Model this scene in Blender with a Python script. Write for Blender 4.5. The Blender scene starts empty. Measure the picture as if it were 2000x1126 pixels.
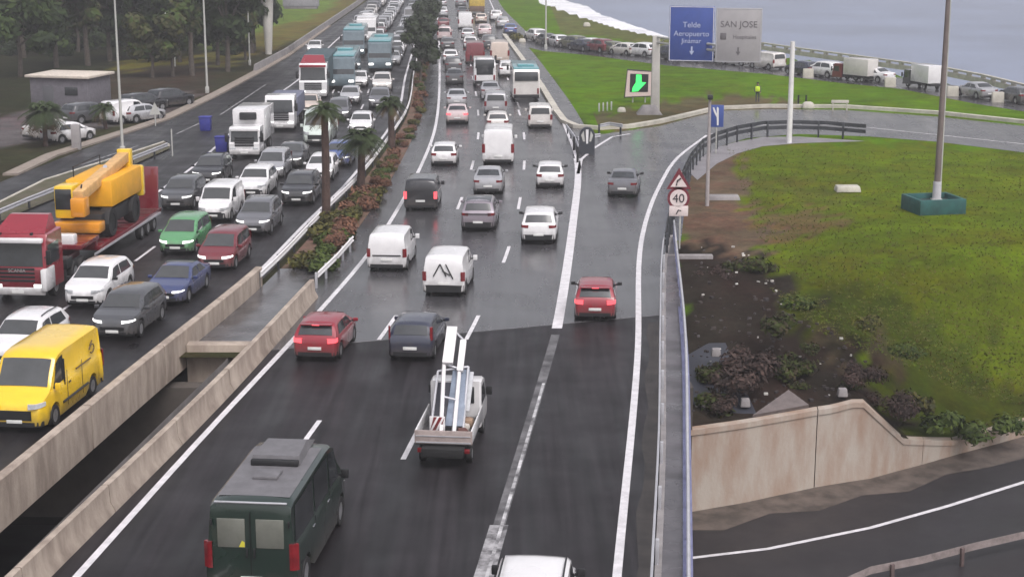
import bpy, bmesh, math, random
from mathutils import Vector, Matrix
from mathutils.geometry import tessellate_polygon
random.seed(7)
R_ = math.radians
sc = bpy.context.scene
COL = sc.collection

# ------------------------------------------------------------------ camera, sky, sun, exposure
F, CX, CY, CAMH = 3200.0, 1000.0, 563.0, 16.71
TH = math.atan(739 / F)
cT, sT = math.cos(TH), math.sin(TH)
cam = bpy.data.cameras.new('camera'); camo = bpy.data.objects.new('camera', cam); COL.objects.link(camo)
cam.sensor_width = 36; cam.lens = F / 2000 * 36; cam.clip_start = 0.5; cam.clip_end = 8000
camo.location = (0, 0, CAMH); camo.rotation_euler = (math.pi / 2 - TH, 0, 0)
sc.camera = camo
SUN_EL, SUN_AZ = R_(56), R_(150)          # azimuth measured clockwise from +Y
w = bpy.data.worlds.new('World'); sc.world = w; w.use_nodes = True
nt = w.node_tree; bg = nt.nodes['Background']
sky = nt.nodes.new('ShaderNodeTexSky'); sky.sky_type = 'NISHITA'; sky.sun_disc = False
sky.sun_elevation = SUN_EL; sky.sun_rotation = SUN_AZ; sky.air_density = 1.6; sky.dust_density = 5.0; sky.ozone_density = 1.0
hs = nt.nodes.new('ShaderNodeHueSaturation'); hs.inputs['Saturation'].default_value = 0.22
mx = nt.nodes.new('ShaderNodeMix'); mx.data_type = 'RGBA'; mx.blend_type = 'MULTIPLY'; mx.inputs[0].default_value = 1
mx.inputs[7].default_value = (1.0, 0.975, 1.02, 1)
nt.links.new(sky.outputs[0], hs.inputs['Color']); nt.links.new(hs.outputs[0], mx.inputs[6]); nt.links.new(mx.outputs[2], bg.inputs[0])
bg.inputs[1].default_value = 0.15
sl = bpy.data.lights.new('sun', 'SUN'); sl.energy = 1.25; sl.angle = R_(35); sl.color = (1, 0.97, 0.93)
so = bpy.data.objects.new('sun', sl); COL.objects.link(so)
sd = Vector((math.sin(SUN_AZ) * math.cos(SUN_EL), math.cos(SUN_AZ) * math.cos(SUN_EL), math.sin(SUN_EL)))
so.rotation_euler = (-sd).to_track_quat('-Z', 'Y').to_euler(); so.location = (0, 100, 120)
sc.view_settings.view_transform = 'Standard'; sc.view_settings.look = 'None'
sc.view_settings.exposure = 0.20; sc.view_settings.gamma = 1.0
sc.render.engine = 'CYCLES'
sc.cycles.use_denoising = True; sc.cycles.max_bounces = 6; sc.cycles.volume_bounces = 0
sc.cycles.diffuse_bounces = 3; sc.cycles.glossy_bounces = 3; sc.cycles.sample_clamp_indirect = 4

# ------------------------------------------------------------------ helpers
def G(px, py, z=0.0):                      # point of the place seen at photo pixel (px, py), at height z
    r = (px - CX) / F; d = (py - CY) / F
    dx, dy, dz = r, cT - d * sT, -sT - d * cT
    t = (z - CAMH) / dz
    return Vector((dx * t, dy * t, z))
def PX(p):
    f = p[1] * cT - (p[2] - CAMH) * sT
    return CX + F * p[0] / f, CY + F * (-p[1] * sT - (p[2] - CAMH) * cT) / f
def lerp(a, b, t): return a + (b - a) * t
def smooth(t): t = max(0, min(1, t)); return t * t * (3 - 2 * t)
def itp(pts, x):                           # piecewise linear table
    if x <= pts[0][0]: return pts[0][1]
    for (a, va), (b, vb) in zip(pts, pts[1:]):
        if x <= b: return va + (vb - va) * (x - a) / (b - a)
    return pts[-1][1]
class Curve:                               # x as a smooth function of y
    def __init__(s, pts): s.p = sorted(pts)
    def __call__(s, y):
        p = s.p
        if y <= p[0][0]: m = (p[1][1] - p[0][1]) / (p[1][0] - p[0][0]); return p[0][1] + m * (y - p[0][0])
        if y >= p[-1][0]: m = (p[-1][1] - p[-2][1]) / (p[-1][0] - p[-2][0]); return p[-1][1] + m * (y - p[-1][0])
        for i in range(len(p) - 1):
            if y <= p[i + 1][0]:
                a = p[max(i - 1, 0)]; b = p[i]; c = p[i + 1]; d = p[min(i + 2, len(p) - 1)]
                h = c[0] - b[0]; t = (y - b[0]) / h
                m0 = (c[1] - a[1]) / (c[0] - a[0]) * h; m1 = (d[1] - b[1]) / (d[0] - b[0]) * h
                return (2*t**3-3*t*t+1)*b[1] + (t**3-2*t*t+t)*m0 + (-2*t**3+3*t*t)*c[1] + (t**3-t*t)*m1
    def dir(s, y, sign=1):
        d = Vector((s(y + 1.5) - s(y - 1.5), 3, 0)).normalized(); return d * sign
def curve_px(pts, z=0): return Curve([(g.y, g.x) for g in (G(a, b, z) for a, b in pts)])
def inpoly(x, y, poly):
    c = False; j = len(poly) - 1
    for i in range(len(poly)):
        xi, yi = poly[i]; xj, yj = poly[j]
        if (yi > y) != (yj > y) and x < (xj - xi) * (y - yi) / (yj - yi) + xi: c = not c
        j = i
    return c

class MB:                                  # mesh builder: collects faces with materials, builds ONE object
    def __init__(s): s.v = []; s.f = []; s.m = []; s.mats = []
    def mi(s, m):
        if m not in s.mats: s.mats.append(m)
        return s.mats.index(m)
    def add(s, vs, fs, m):
        o = len(s.v); s.v += [tuple(v) for v in vs]; k = s.mi(m)
        for f in fs: s.f.append(tuple(i + o for i in f)); s.m.append(k)
        return s
    def merge(s, b, M=None):
        o = len(s.v); s.v += [tuple(M @ Vector(v)) if M else v for v in b.v]
        for f, k in zip(b.f, b.m): s.f.append(tuple(i + o for i in f)); s.m.append(s.mi(b.mats[k]))
        return s
    def box(s, c, d, m, bev=0.0, rot=None, taper=None):
        bm = bmesh.new(); bmesh.ops.create_cube(bm, size=1)
        for v in bm.verts:
            if taper and v.co.z > 0: v.co.x *= taper[0]; v.co.y *= taper[1]
            v.co = Vector((v.co.x * d[0], v.co.y * d[1], v.co.z * d[2]))
        if bev: bmesh.ops.bevel(bm, geom=bm.edges[:], offset=bev, segments=2, affect='EDGES', profile=0.5)
        M = Matrix.Translation(c) @ (rot.to_matrix().to_4x4() if rot else Matrix())
        bm.verts.index_update()
        s.add([M @ v.co for v in bm.verts], [[v.index for v in f.verts] for f in bm.faces], m); bm.free(); return s
    def tube(s, pts, r, m, n=8, cap=True):
        pts = [Vector(p) for p in pts]; rs = r if isinstance(r, (list, tuple)) else [r] * len(pts)
        vs = []; fs = []
        for i, p in enumerate(pts):
            t = (pts[min(i + 1, len(pts) - 1)] - pts[max(i - 1, 0)]).normalized()
            a = t.cross(Vector((0, 0, 1))) if abs(t.z) < 0.95 else t.cross(Vector((1, 0, 0)))
            a.normalize(); b = t.cross(a)
            for k in range(n):
                an = 2 * math.pi * k / n; vs.append(p + (a * math.cos(an) + b * math.sin(an)) * rs[i])
        for i in range(len(pts) - 1):
            for k in range(n): fs.append((i*n+k, i*n+(k+1) % n, (i+1)*n+(k+1) % n, (i+1)*n+k))
        if cap: fs.append(tuple(range(n))[::-1]); fs.append(tuple((len(pts)-1)*n+k for k in range(n)))
        return s.add(vs, fs, m)
    def grid(s, rows, m, close=False):     # rows of equal length
        n = len(rows[0]); vs = [p for r in rows for p in r]; fs = []
        for i in range(len(rows) - 1):
            for k in range(n if close else n - 1): fs.append((i*n+k, i*n+(k+1) % n, (i+1)*n+(k+1) % n, (i+1)*n+k))
        return s.add(vs, fs, m)
    def prism(s, poly, z0, z1, m):         # extruded plan polygon
        n = len(poly); vs = [(p[0], p[1], z0) for p in poly] + [(p[0], p[1], z1) for p in poly]
        fs = [(k, (k+1) % n, n+(k+1) % n, n+k) for k in range(n)] + [tuple(range(n, 2*n)), tuple(range(n))[::-1]]
        return s.add(vs, fs, m)
    def plate(s, poly, y0, y1, m):         # polygon in x-z extruded in y
        n = len(poly); vs = [(p[0], y0, p[1]) for p in poly] + [(p[0], y1, p[1]) for p in poly]
        fs = [(k, (k+1) % n, n+(k+1) % n, n+k) for k in range(n)] + [tuple(range(n, 2*n)), tuple(range(n))[::-1]]
        return s.add(vs, fs, m)
    def sheet(s, poly, z, m):              # flat polygon
        vs = [Vector((p[0], p[1], z)) for p in poly]
        tris = tessellate_polygon([vs]); out = []
        for t in tris:
            a, b, c = (vs[i] for i in t)
            out.append(t if (b - a).cross(c - a).z > 0 else t[::-1])
        return s.add(vs, out, m)
    def mesh(s, name, ang=38):
        me = bpy.data.meshes.new(name); me.from_pydata(s.v, [], s.f)
        for m in s.mats: me.materials.append(m)
        me.polygons.foreach_set('material_index', s.m); me.polygons.foreach_set('use_smooth', [True] * len(s.f))
        bm = bmesh.new(); bm.from_mesh(me); bmesh.ops.recalc_face_normals(bm, faces=bm.faces[:]) if ang else None; bm.to_mesh(me); bm.free()
        me.set_sharp_from_angle(angle=R_(ang or 60)); me.update(); return me
    def build(s, name, parent=None, ang=38):
        o = bpy.data.objects.new(name, s.mesh(name, ang)); COL.objects.link(o)
        if parent: o.parent = parent
        return o

def tag(o, label, cat, group=None):
    o['label'] = label; o['category'] = cat
    if group: o['group'] = group
    return o
def thing(name, loc, rz=0, label=None, cat=None, group=None):
    o = bpy.data.objects.new(name, None); COL.objects.link(o); o.location = loc; o.rotation_euler = (0, 0, rz); o.empty_display_size = 0.3
    if label: tag(o, label, cat, group)
    return o
def struct(o, kind='structure'): o['kind'] = kind; return o
def copy_tree(o, parent=None):
    c = o.copy(); COL.objects.link(c)
    if parent: c.parent = parent
    for ch in o.children: copy_tree(ch, c)
    return c
def face_rot(d): return math.atan2(-d.x, d.y)

# ------------------------------------------------------------------ materials
def mat(name, col, rough=0.6, metal=0.0, coat=0.0, vary=0.0, vscale=3.0, col2=None, bump=0.0, bscale=20.0, emit=None, es=0.0, rvar=0.0, spec=0.5, detail=6):
    m = bpy.data.materials.new(name); m.use_nodes = True; n = m.node_tree; b = n.nodes['Principled BSDF']
    b.inputs['Base Color'].default_value = (*col, 1); b.inputs['Roughness'].default_value = rough; b.inputs['Metallic'].default_value = metal
    b.inputs['Coat Weight'].default_value = coat; b.inputs['Coat Roughness'].default_value = 0.06; b.inputs['Specular IOR Level'].default_value = spec
    if emit: b.inputs['Emission Color'].default_value = (*emit, 1); b.inputs['Emission Strength'].default_value = es
    if vary or bump or rvar:
        tc = n.nodes.new('ShaderNodeTexCoord')
    if vary:
        nz = n.nodes.new('ShaderNodeTexNoise'); nz.inputs['Scale'].default_value = vscale; nz.inputs['Detail'].default_value = detail; nz.inputs['Roughness'].default_value = 0.65
        n.links.new(tc.outputs['Object'], nz.inputs['Vector'])
        rp = n.nodes.new('ShaderNodeValToRGB'); c2 = col2 or tuple(c * (1 - vary) for c in col)
        rp.color_ramp.elements[0].position = 0.36; rp.color_ramp.elements[1].position = 0.64
        rp.color_ramp.elements[0].color = (*c2, 1); rp.color_ramp.elements[1].color = (*col, 1)
        n.links.new(nz.outputs[0], rp.inputs[0]); n.links.new(rp.outputs[0], b.inputs['Base Color'])
    if rvar:
        n2 = n.nodes.new('ShaderNodeTexNoise'); n2.inputs['Scale'].default_value = 0.35; n2.inputs['Detail'].default_value = 5
        n.links.new(tc.outputs['Object'], n2.inputs['Vector'])
        mr = n.nodes.new('ShaderNodeMapRange'); mr.inputs[1].default_value = 0.35; mr.inputs[2].default_value = 0.65
        mr.inputs[3].default_value = max(0.03, rough - rvar); mr.inputs[4].default_value = rough + rvar * 0.6
        n.links.new(n2.outputs[0], mr.inputs[0]); n.links.new(mr.outputs[0], b.inputs['Roughness'])
    if bump:
        n3 = n.nodes.new('ShaderNodeTexNoise'); n3.inputs['Scale'].default_value = bscale; n3.inputs['Detail'].default_value = 6
        n.links.new(tc.outputs['Object'], n3.inputs['Vector'])
        bp = n.nodes.new('ShaderNodeBump'); bp.inputs['Strength'].default_value = bump; bp.inputs['Distance'].default_value = 0.05
        n.links.new(n3.outputs[0], bp.inputs['Height']); n.links.new(bp.outputs[0], b.inputs['Normal'])
    return m
def attr_mat(name, rough=0.95, vscale=0.5, bump=0.6, bscale=3.0, lo=0.55, hi=1.3):
    m = mat(name, (1, 1, 1), rough, bump=bump, bscale=bscale); n = m.node_tree; b = n.nodes['Principled BSDF']; b.inputs['Specular IOR Level'].default_value = 0.05
    at = n.nodes.new('ShaderNodeAttribute'); at.attribute_name = 'ground_colour'
    tc = [q for q in n.nodes if q.type == 'TEX_COORD'][0]
    tot = None
    for sc_, l, h in ((vscale, lo, hi), (vscale * 7, 0.7, 1.25), (vscale * 0.18, 0.66, 1.2)):
        nz = n.nodes.new('ShaderNodeTexNoise'); nz.inputs['Scale'].default_value = sc_; nz.inputs['Detail'].default_value = 8; nz.inputs['Roughness'].default_value = 0.7
        n.links.new(tc.outputs['Object'], nz.inputs['Vector'])
        mr = n.nodes.new('ShaderNodeMapRange'); mr.inputs[1].default_value = 0.3; mr.inputs[2].default_value = 0.7; mr.inputs[3].default_value = l; mr.inputs[4].default_value = h
        n.links.new(nz.outputs[0], mr.inputs[0])
        if tot is None: tot = mr.outputs[0]
        else:
            mm = n.nodes.new('ShaderNodeMath'); mm.operation = 'MULTIPLY'; n.links.new(tot, mm.inputs[0]); n.links.new(mr.outputs[0], mm.inputs[1]); tot = mm.outputs[0]
    vm = n.nodes.new('ShaderNodeVectorMath'); vm.operation = 'SCALE'
    mh = n.nodes.new('ShaderNodeMix'); mh.data_type = 'RGBA'; mh.blend_type = 'MULTIPLY'; mh.inputs[7].default_value = (1.12, .85, .9, 1); n.links.new(at.outputs['Color'], mh.inputs[6])
    nh = n.nodes.new('ShaderNodeTexNoise'); nh.inputs['Scale'].default_value = .22; nh.inputs['Detail'].default_value = 7; nh.inputs['Roughness'].default_value = .7; n.links.new(tc.outputs['Object'], nh.inputs['Vector'])
    rh = n.nodes.new('ShaderNodeMapRange'); rh.inputs[1].default_value = .46; rh.inputs[2].default_value = .62; n.links.new(nh.outputs[0], rh.inputs[0]); n.links.new(rh.outputs[0], mh.inputs[0])
    n.links.new(mh.outputs[2], vm.inputs[0]); n.links.new(tot, vm.inputs['Scale']); n.links.new(vm.outputs[0], b.inputs['Base Color'])
    return m
def srgb(r, g, b, k=1.0):
    f = lambda c: ((c / 255) / 12.92 if c / 255 <= 0.04045 else (((c / 255) + 0.055) / 1.055) ** 2.4) * k
    return (f(r), f(g), f(b))

M_asph_wet = mat('wet_asphalt', (0.058, 0.056, 0.061), 0.25, spec=.9, vary=0.14, vscale=0.25, bump=0.06, bscale=30, rvar=0.07)
M_asph_dark = mat('dark_bridge_asphalt', (0.020, 0.0175, 0.020), 0.50, spec=.22, vary=0.3, vscale=0.5, bump=0.15, bscale=40, rvar=0.10)
M_asph_left = mat('dark_asphalt', (0.018, 0.016, 0.018), 0.45, spec=.3, vary=0.3, vscale=0.4, bump=0.15, bscale=40, rvar=0.12)
M_asph_low = mat('lower_asphalt', (0.026, 0.023, 0.026), 0.52, spec=.4, vary=0.3, vscale=0.3, bump=0.15, bscale=40, rvar=0.12)
def streaks(m, amt, ramt, sx=1.1, sy=.045):       # tyre-polished, oil-stained lengthwise wear
    n = m.node_tree; b = n.nodes['Principled BSDF']; tc = [q for q in n.nodes if q.type == 'TEX_COORD'][0]; tot = None
    for k, (a, c) in enumerate(((sx, sy), (sx * 3.5, sy * 3))):
        mp = n.nodes.new('ShaderNodeMapping'); mp.inputs['Scale'].default_value = (a, c, 1); mp.inputs['Rotation'].default_value = (0, 0, R_(5.6)); n.links.new(tc.outputs['Object'], mp.inputs[0])
        nz = n.nodes.new('ShaderNodeTexNoise'); nz.inputs['Scale'].default_value = 1; nz.inputs['Detail'].default_value = 4; n.links.new(mp.outputs[0], nz.inputs['Vector'])
        mr = n.nodes.new('ShaderNodeMapRange'); mr.inputs[1].default_value = .32; mr.inputs[2].default_value = .68; mr.inputs[3].default_value = 1 - amt; mr.inputs[4].default_value = 1 + amt; n.links.new(nz.outputs[0], mr.inputs[0])
        if tot is None: tot = mr.outputs[0]; first = nz
        else:
            mm = n.nodes.new('ShaderNodeMath'); mm.operation = 'MULTIPLY'; n.links.new(tot, mm.inputs[0]); n.links.new(mr.outputs[0], mm.inputs[1]); tot = mm.outputs[0]
    src = b.inputs['Base Color'].links[0].from_socket; vm = n.nodes.new('ShaderNodeVectorMath'); vm.operation = 'SCALE'; n.links.new(src, vm.inputs[0]); n.links.new(tot, vm.inputs['Scale']); n.links.new(vm.outputs[0], b.inputs['Base Color'])
    rs = b.inputs['Roughness'].links[0].from_socket; mr = n.nodes.new('ShaderNodeMapRange'); mr.inputs[1].default_value = .3; mr.inputs[2].default_value = .7; mr.inputs[3].default_value = -ramt; mr.inputs[4].default_value = ramt; n.links.new(first.outputs[0], mr.inputs[0])
    ad = n.nodes.new('ShaderNodeMath'); ad.operation = 'ADD'; ad.use_clamp = True; n.links.new(rs, ad.inputs[0]); n.links.new(mr.outputs[0], ad.inputs[1]); n.links.new(ad.outputs[0], b.inputs['Roughness'])
streaks(M_asph_wet, .22, .07); streaks(M_asph_dark, .38, .13); streaks(M_asph_left, .3, .1)
M_line = mat('road_paint', (0.72, 0.70, 0.72), 0.5, vary=0.25, vscale=2.5)
M_line_worn = mat('worn_road_paint', (0.42, 0.41, 0.42), 0.5, vary=0.85, vscale=1.6, col2=(0.06, 0.057, 0.06))
M_faint = mat('faint_road_paint', (0.16, 0.155, 0.16), 0.5, vary=0.8, vscale=1.2, col2=(0.03, 0.028, 0.03))
M_conc = mat('weathered_concrete', (0.43, 0.36, 0.30), 0.85, vary=0.4, vscale=0.9, col2=(.25, .20, .165), bump=0.2, bscale=12)
M_concw = mat('stained_wall_concrete', (0.41, 0.36, 0.31), 0.85, vary=0.32, vscale=0.6, col2=(0.31, 0.215, 0.16), bump=0.2, bscale=8)
_n = M_concw.node_tree; _nz = [q for q in _n.nodes if q.type == 'TEX_NOISE'][0]; _mp = _n.nodes.new('ShaderNodeMapping'); _mp.inputs['Scale'].default_value = (1.5, 1.5, .45)
_tc = [q for q in _n.nodes if q.type == 'TEX_COORD'][0]; _n.links.new(_tc.outputs['Object'], _mp.inputs[0]); _n.links.new(_mp.outputs[0], _nz.inputs['Vector'])
_n = M_conc.node_tree; _nz = [q for q in _n.nodes if q.type == 'TEX_NOISE'][0]; _mp = _n.nodes.new('ShaderNodeMapping'); _mp.inputs['Scale'].default_value = (1.6, 1.6, .5)
_tc = [q for q in _n.nodes if q.type == 'TEX_COORD'][0]; _n.links.new(_tc.outputs['Object'], _mp.inputs[0]); _n.links.new(_mp.outputs[0], _nz.inputs['Vector'])
M_concg = mat('grey_concrete', (0.30, 0.28, 0.28), 0.8, vary=0.35, vscale=1.0, bump=0.2, bscale=12)
M_kerb = mat('pale_kerb', (0.55, 0.52, 0.45), 0.8, vary=0.3, vscale=1.2, bump=0.2, bscale=10)
M_walk = mat('wet_walkway', (0.13, 0.12, 0.13), 0.4, vary=0.75, vscale=0.55, col2=(0.06, 0.055, 0.06), rvar=0.2)
M_galv = mat('galvanised_steel', (0.55, 0.55, 0.58), 0.45, 0.35, vary=0.15, vscale=2)
M_white_rail = mat('white_rail_paint', (0.80, 0.78, 0.78), 0.4, vary=0.15, vscale=1.5)
M_blue_rail = mat('blue_grey_paint', (0.20, 0.21, 0.36), 0.45, vary=0.3, vscale=1.2)
M_dark_rail = mat('dark_rail', (0.06, 0.065, 0.075), 0.5, 0.3, vary=0.3)
M_pole = mat('pole_grey', (0.50, 0.50, 0.47), 0.55, 0.1, vary=0.2, vscale=0.7)
M_pole_rust = mat('rust_brown_pole', (0.20, 0.16, 0.15), 0.7, vary=0.35, vscale=0.6)
M_glass = mat('window_glass', (0.045, 0.05, 0.055), 0.08, spec=0.9, vary=0.5, vscale=0.9)
M_glass_b = mat('windscreen_glass', (0.07, 0.073, 0.074), 0.10, spec=0.9, vary=0.3, vscale=0.8)
M_black = mat('black_plastic', (0.016, 0.016, 0.018), 0.55, vary=0.3)
M_tyre = mat('tyre_rubber', (0.018, 0.017, 0.018), 0.75, vary=0.3, vscale=4)
M_rim = mat('alloy_rim', (0.5, 0.5, 0.52), 0.35, 0.6, vary=0.4, vscale=5)
M_plate = mat('number_plate', (0.72, 0.72, 0.70), 0.4, vary=0.1)
M_head = mat('headlight_glass', (0.62, 0.64, 0.66), 0.12, spec=0.9, vary=0.3, vscale=6)
M_head_on = mat('headlight_lit', (0.9, 0.9, 0.9), 0.2, emit=(1, 0.98, 0.95), es=1.5)
M_tail = mat('tail_light_red', (0.22, 0.012, 0.018), 0.15, spec=0.8, vary=0.4, vscale=5)
M_tail_on = mat('tail_light_lit', (0.5, 0.03, 0.04), 0.2, emit=(1.0, 0.10, 0.12), es=1.6)
M_chrome = mat('chrome', (0.7, 0.7, 0.72), 0.15, 1.0, rvar=0.05)
M_trunk = mat('palm_trunk', (0.085, 0.05, 0.04), 0.9, vary=0.5, vscale=3, bump=0.6, bscale=12)
M_bark = mat('tree_bark', (0.10, 0.08, 0.065), 0.9, vary=0.5, vscale=4, bump=0.6, bscale=10)
M_underbody = mat('dark_underbody', (0.012, 0.012, 0.013), 0.8, vary=0.2)  # near-black block for car undersides and the pickup chassis
_p = {}
def paint(name, rgb, rough=0.32, coat=0.9, metal=0.0):
    if name not in _p:
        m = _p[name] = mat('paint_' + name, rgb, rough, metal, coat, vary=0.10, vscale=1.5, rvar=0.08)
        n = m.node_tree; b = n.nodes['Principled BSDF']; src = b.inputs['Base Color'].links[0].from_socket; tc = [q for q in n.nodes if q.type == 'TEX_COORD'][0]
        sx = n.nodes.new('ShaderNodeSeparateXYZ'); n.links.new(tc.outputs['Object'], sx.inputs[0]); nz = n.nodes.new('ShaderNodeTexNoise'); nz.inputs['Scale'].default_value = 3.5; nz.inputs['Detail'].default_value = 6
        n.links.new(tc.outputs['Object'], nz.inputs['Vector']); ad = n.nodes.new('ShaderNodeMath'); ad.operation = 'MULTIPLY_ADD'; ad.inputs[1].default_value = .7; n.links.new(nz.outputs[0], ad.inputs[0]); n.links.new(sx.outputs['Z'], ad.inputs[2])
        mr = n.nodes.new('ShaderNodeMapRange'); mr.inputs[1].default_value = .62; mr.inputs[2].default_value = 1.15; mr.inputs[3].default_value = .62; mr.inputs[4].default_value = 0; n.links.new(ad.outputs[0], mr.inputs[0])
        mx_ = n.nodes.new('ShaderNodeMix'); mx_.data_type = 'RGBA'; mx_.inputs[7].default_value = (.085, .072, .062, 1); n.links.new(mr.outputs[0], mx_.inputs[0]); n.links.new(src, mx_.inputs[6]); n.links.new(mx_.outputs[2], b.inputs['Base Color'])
    return _p[name]
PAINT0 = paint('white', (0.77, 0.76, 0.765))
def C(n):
    T = {'white': (0.77, 0.76, 0.765), 'offwhite': (0.66, 0.63, 0.60), 'silver': (0.40, 0.40, 0.42), 'lightgrey': (0.50, 0.50, 0.52), 'grey': (0.15, 0.15, 0.165),
         'darkgrey': (0.06, 0.062, 0.068), 'black': (0.016, 0.016, 0.02), 'red': (0.26, 0.006, 0.02), 'darkred': (0.16, 0.015, 0.024), 'blue': (0.04, 0.055, 0.15),
         'navy': (0.022, 0.026, 0.05), 'midblue': (0.06, 0.10, 0.28), 'green': (0.10, 0.30, 0.13), 'darkgreen': (0.009, 0.022, 0.016), 'yellow': (0.86, 0.56, 0.02),
         'purple': (0.27, 0.235, 0.27), 'beige': (0.60, 0.50, 0.43), 'pink': (0.62, 0.50, 0.50), 'mint': (0.55, 0.62, 0.57), 'teal': (0.12, 0.33, 0.36), 'olive': (0.14, 0.14, 0.09),
         'orange': (0.75, 0.30, 0.015), 'sky': (0.35, 0.42, 0.55)}
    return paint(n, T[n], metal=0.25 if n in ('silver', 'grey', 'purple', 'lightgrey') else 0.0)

# ------------------------------------------------------------------ the lines of the place
RL = curve_px([(150,1126),(388,862),(620,612),(720,495),(785,395),(828,312),(850,250),(858,180),(858,100),(853,0)])
L3 = curve_px([(945,1126),(1060,740),(1090,630),(1120,430),(1129,330),(1118,285),(1090,220),(1060,170),(1020,110),(990,70),(965,20),(956,0)])
RR = curve_px([(1205,1126),(1245,700),(1249,500),(1265,420),(1290,360),(1322,310),(1380,265)])
LR = Curve([(p.y, p.x) for p in [G(25,915,.9), G(270,715,.9), G(512,520,.9)]] + [(p.y, p.x) for p in [G(630,411,.64), G(699,343,.64), G(752,280,.5), G(796,212,.4), G(808,150), G(830,60), G(845,0)]])
LL = Curve([(40, -27.2), (70, -23.2)] + [(p.y, p.x) for p in [G(348,348), G(440,270), G(500,215), G(590,150), G(640,95), G(700,40), G(735,0)]])
def frange(a, b, st):
    o = [a]
    while o[-1] + st < b: o.append(o[-1] + st)
    return o + [b]
YJ = lambda x: 62.6 + (x + 6.5) * 0.36      # skewed bridge joint
YW_PTS = [(G(px, py, -6).x, G(px, py, -6).y) for px, py in ((1345,998),(1450,980),(1590,950),(1700,932),(1800,905),(1860,888),(2000,850))]
def YW(x):                                  # plan line of the retaining wall (y for x)
    if x <= YW_PTS[0][0]: return YW_PTS[0][1]
    if x >= YW_PTS[-1][0]:
        (a, b), (c, d) = YW_PTS[-2:]; return d + (x - c) * (d - b) / (c - a)
    return itp(YW_PTS, x)
XW0 = YW_PTS[0][0]
xw = [p[0] for p in YW_PTS]
def DROP(x): return itp([(xw[0], 2.7), (xw[2] + 0.6, 2.75), (xw[3] - .6, 2.6), (xw[4] - 1.0, 4.7), (xw[5], 5.35), (xw[6], 5.3), (40, 5.2)], x)
def RUN(x): return itp([(xw[0], 17), (xw[2], 15), (xw[4], 12), (xw[6], 11), (40, 12)], x)
SHORE = [(G(px, py).x, G(px, py).y) for px, py in ((1040,-20),(1060,4),(1200,53),(1330,80),(1490,104),(1750,140),(2000,192),(2300,250))]
def shore_d(x, y):                          # how far beyond the shoreline (sea side positive)
    ys = itp(SHORE, x) if SHORE[0][0] <= x <= SHORE[-1][0] else (1e9 if x < SHORE[0][0] else SHORE[-1][1] - (x - SHORE[-1][0]))
    return (y - ys) * 0.7
def HT(x, y):
    z = 0.0
    if x >= XW0 - 0.01:
        v = y - YW(x)
        z -= DROP(x) * (1 - smooth(v / RUN(x))) if v < RUN(x) else 0
    d = shore_d(x, y)
    if d > 0: z -= min(6.5, d * 0.5)
    return z

# ------------------------------------------------------------------ ground
GRASS, GRASS2, OLIVE = (0.080, 0.162, 0.001), (0.11, 0.150, 0.010), (0.055, 0.075, 0.008)
SOIL, BROWN, DIRT, LOT = (0.026, 0.021, 0.016), (0.115, 0.084, 0.054), (0.105, 0.078, 0.06), (0.11, 0.10, 0.10)
REDSOIL = (0.17, 0.085, 0.065)
ZONES = [   # outlines in photo pixels on the ground, colour; first hit wins
    ([(1330,300),(1400,285),(1450,330),(1455,400),(1500,450),(1480,500),(1380,480),(1330,470),(1310,400)], BROWN),
    ([(1325,475),(1400,470),(1500,500),(1545,570),(1550,640),(1650,690),(1720,745),(1780,860),(1840,900),(1300,900),(1300,475)], SOIL),
    ([(1460,425),(1560,405),(1680,430),(1620,450),(1540,480),(1470,470)], (0.125, 0.095, 0.035)), ([(1430,350),(1560,345),(1700,395),(1640,402),(1500,380)], (0.085, 0.105, 0.008)), ([(1560,650),(1640,640),(1760,690),(1800,760),(1720,720)], (0.055, 0.045, 0.025)),
    ([(1500,560),(1700,560),(1850,640),(1960,760),(2100,760),(2100,1000),(1700,900),(1700,700),(1560,650)], (0.045, 0.064, 0.005)),
    ([(1500,500),(2100,520),(2100,780),(1900,740),(1800,640),(1540,570)], (0.078, 0.105, 0.003)),
    ([(1330,270),(2200,290),(2200,560),(1320,560)], (0.094, 0.140, 0.002)),
    ([(1150,225),(1270,205),(1380,190),(1560,195),(1560,230),(1100,262)], (0.10, 0.09, 0.04)),
    ([(985,35),(1080,60),(1320,95),(1320,60),(1050,-30),(960,-60)], (0.105, 0.125, 0.03)),
    ([(1060,-30),(1320,60),(1500,92),(2100,190),(2100,120),(1050,-60)], (0.30, 0.28, 0.25)),
]
LZONES = [
    ([(-200,300),(0,300),(120,255),(310,225),(400,180),(380,175),(180,215),(-200,230)], LOT),
    ([(250,140),(400,120),(430,150),(400,185),(300,210),(200,210),(180,150)], (0.045, 0.036, 0.024)),
    ([(235,118),(400,112),(400,150),(235,152)], (0.14, 0.13, 0.02)),  # yellow-green grass patch among the trees
    ([(400,100),(520,60),(640,20),(700,-30),(600,-60),(400,40)], (0.12, 0.19, 0.03)),
    ([(390,150),(470,120),(560,85),(640,45),(700,5),(735,-40),(600,20),(400,110)], (0.13, 0.12, 0.03)),
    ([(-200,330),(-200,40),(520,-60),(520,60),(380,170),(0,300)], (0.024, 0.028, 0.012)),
]
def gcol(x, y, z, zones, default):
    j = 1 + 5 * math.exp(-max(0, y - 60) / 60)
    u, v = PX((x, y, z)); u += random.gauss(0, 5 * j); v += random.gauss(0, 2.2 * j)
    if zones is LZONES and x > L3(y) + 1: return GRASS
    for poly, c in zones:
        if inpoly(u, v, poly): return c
    return default
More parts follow.
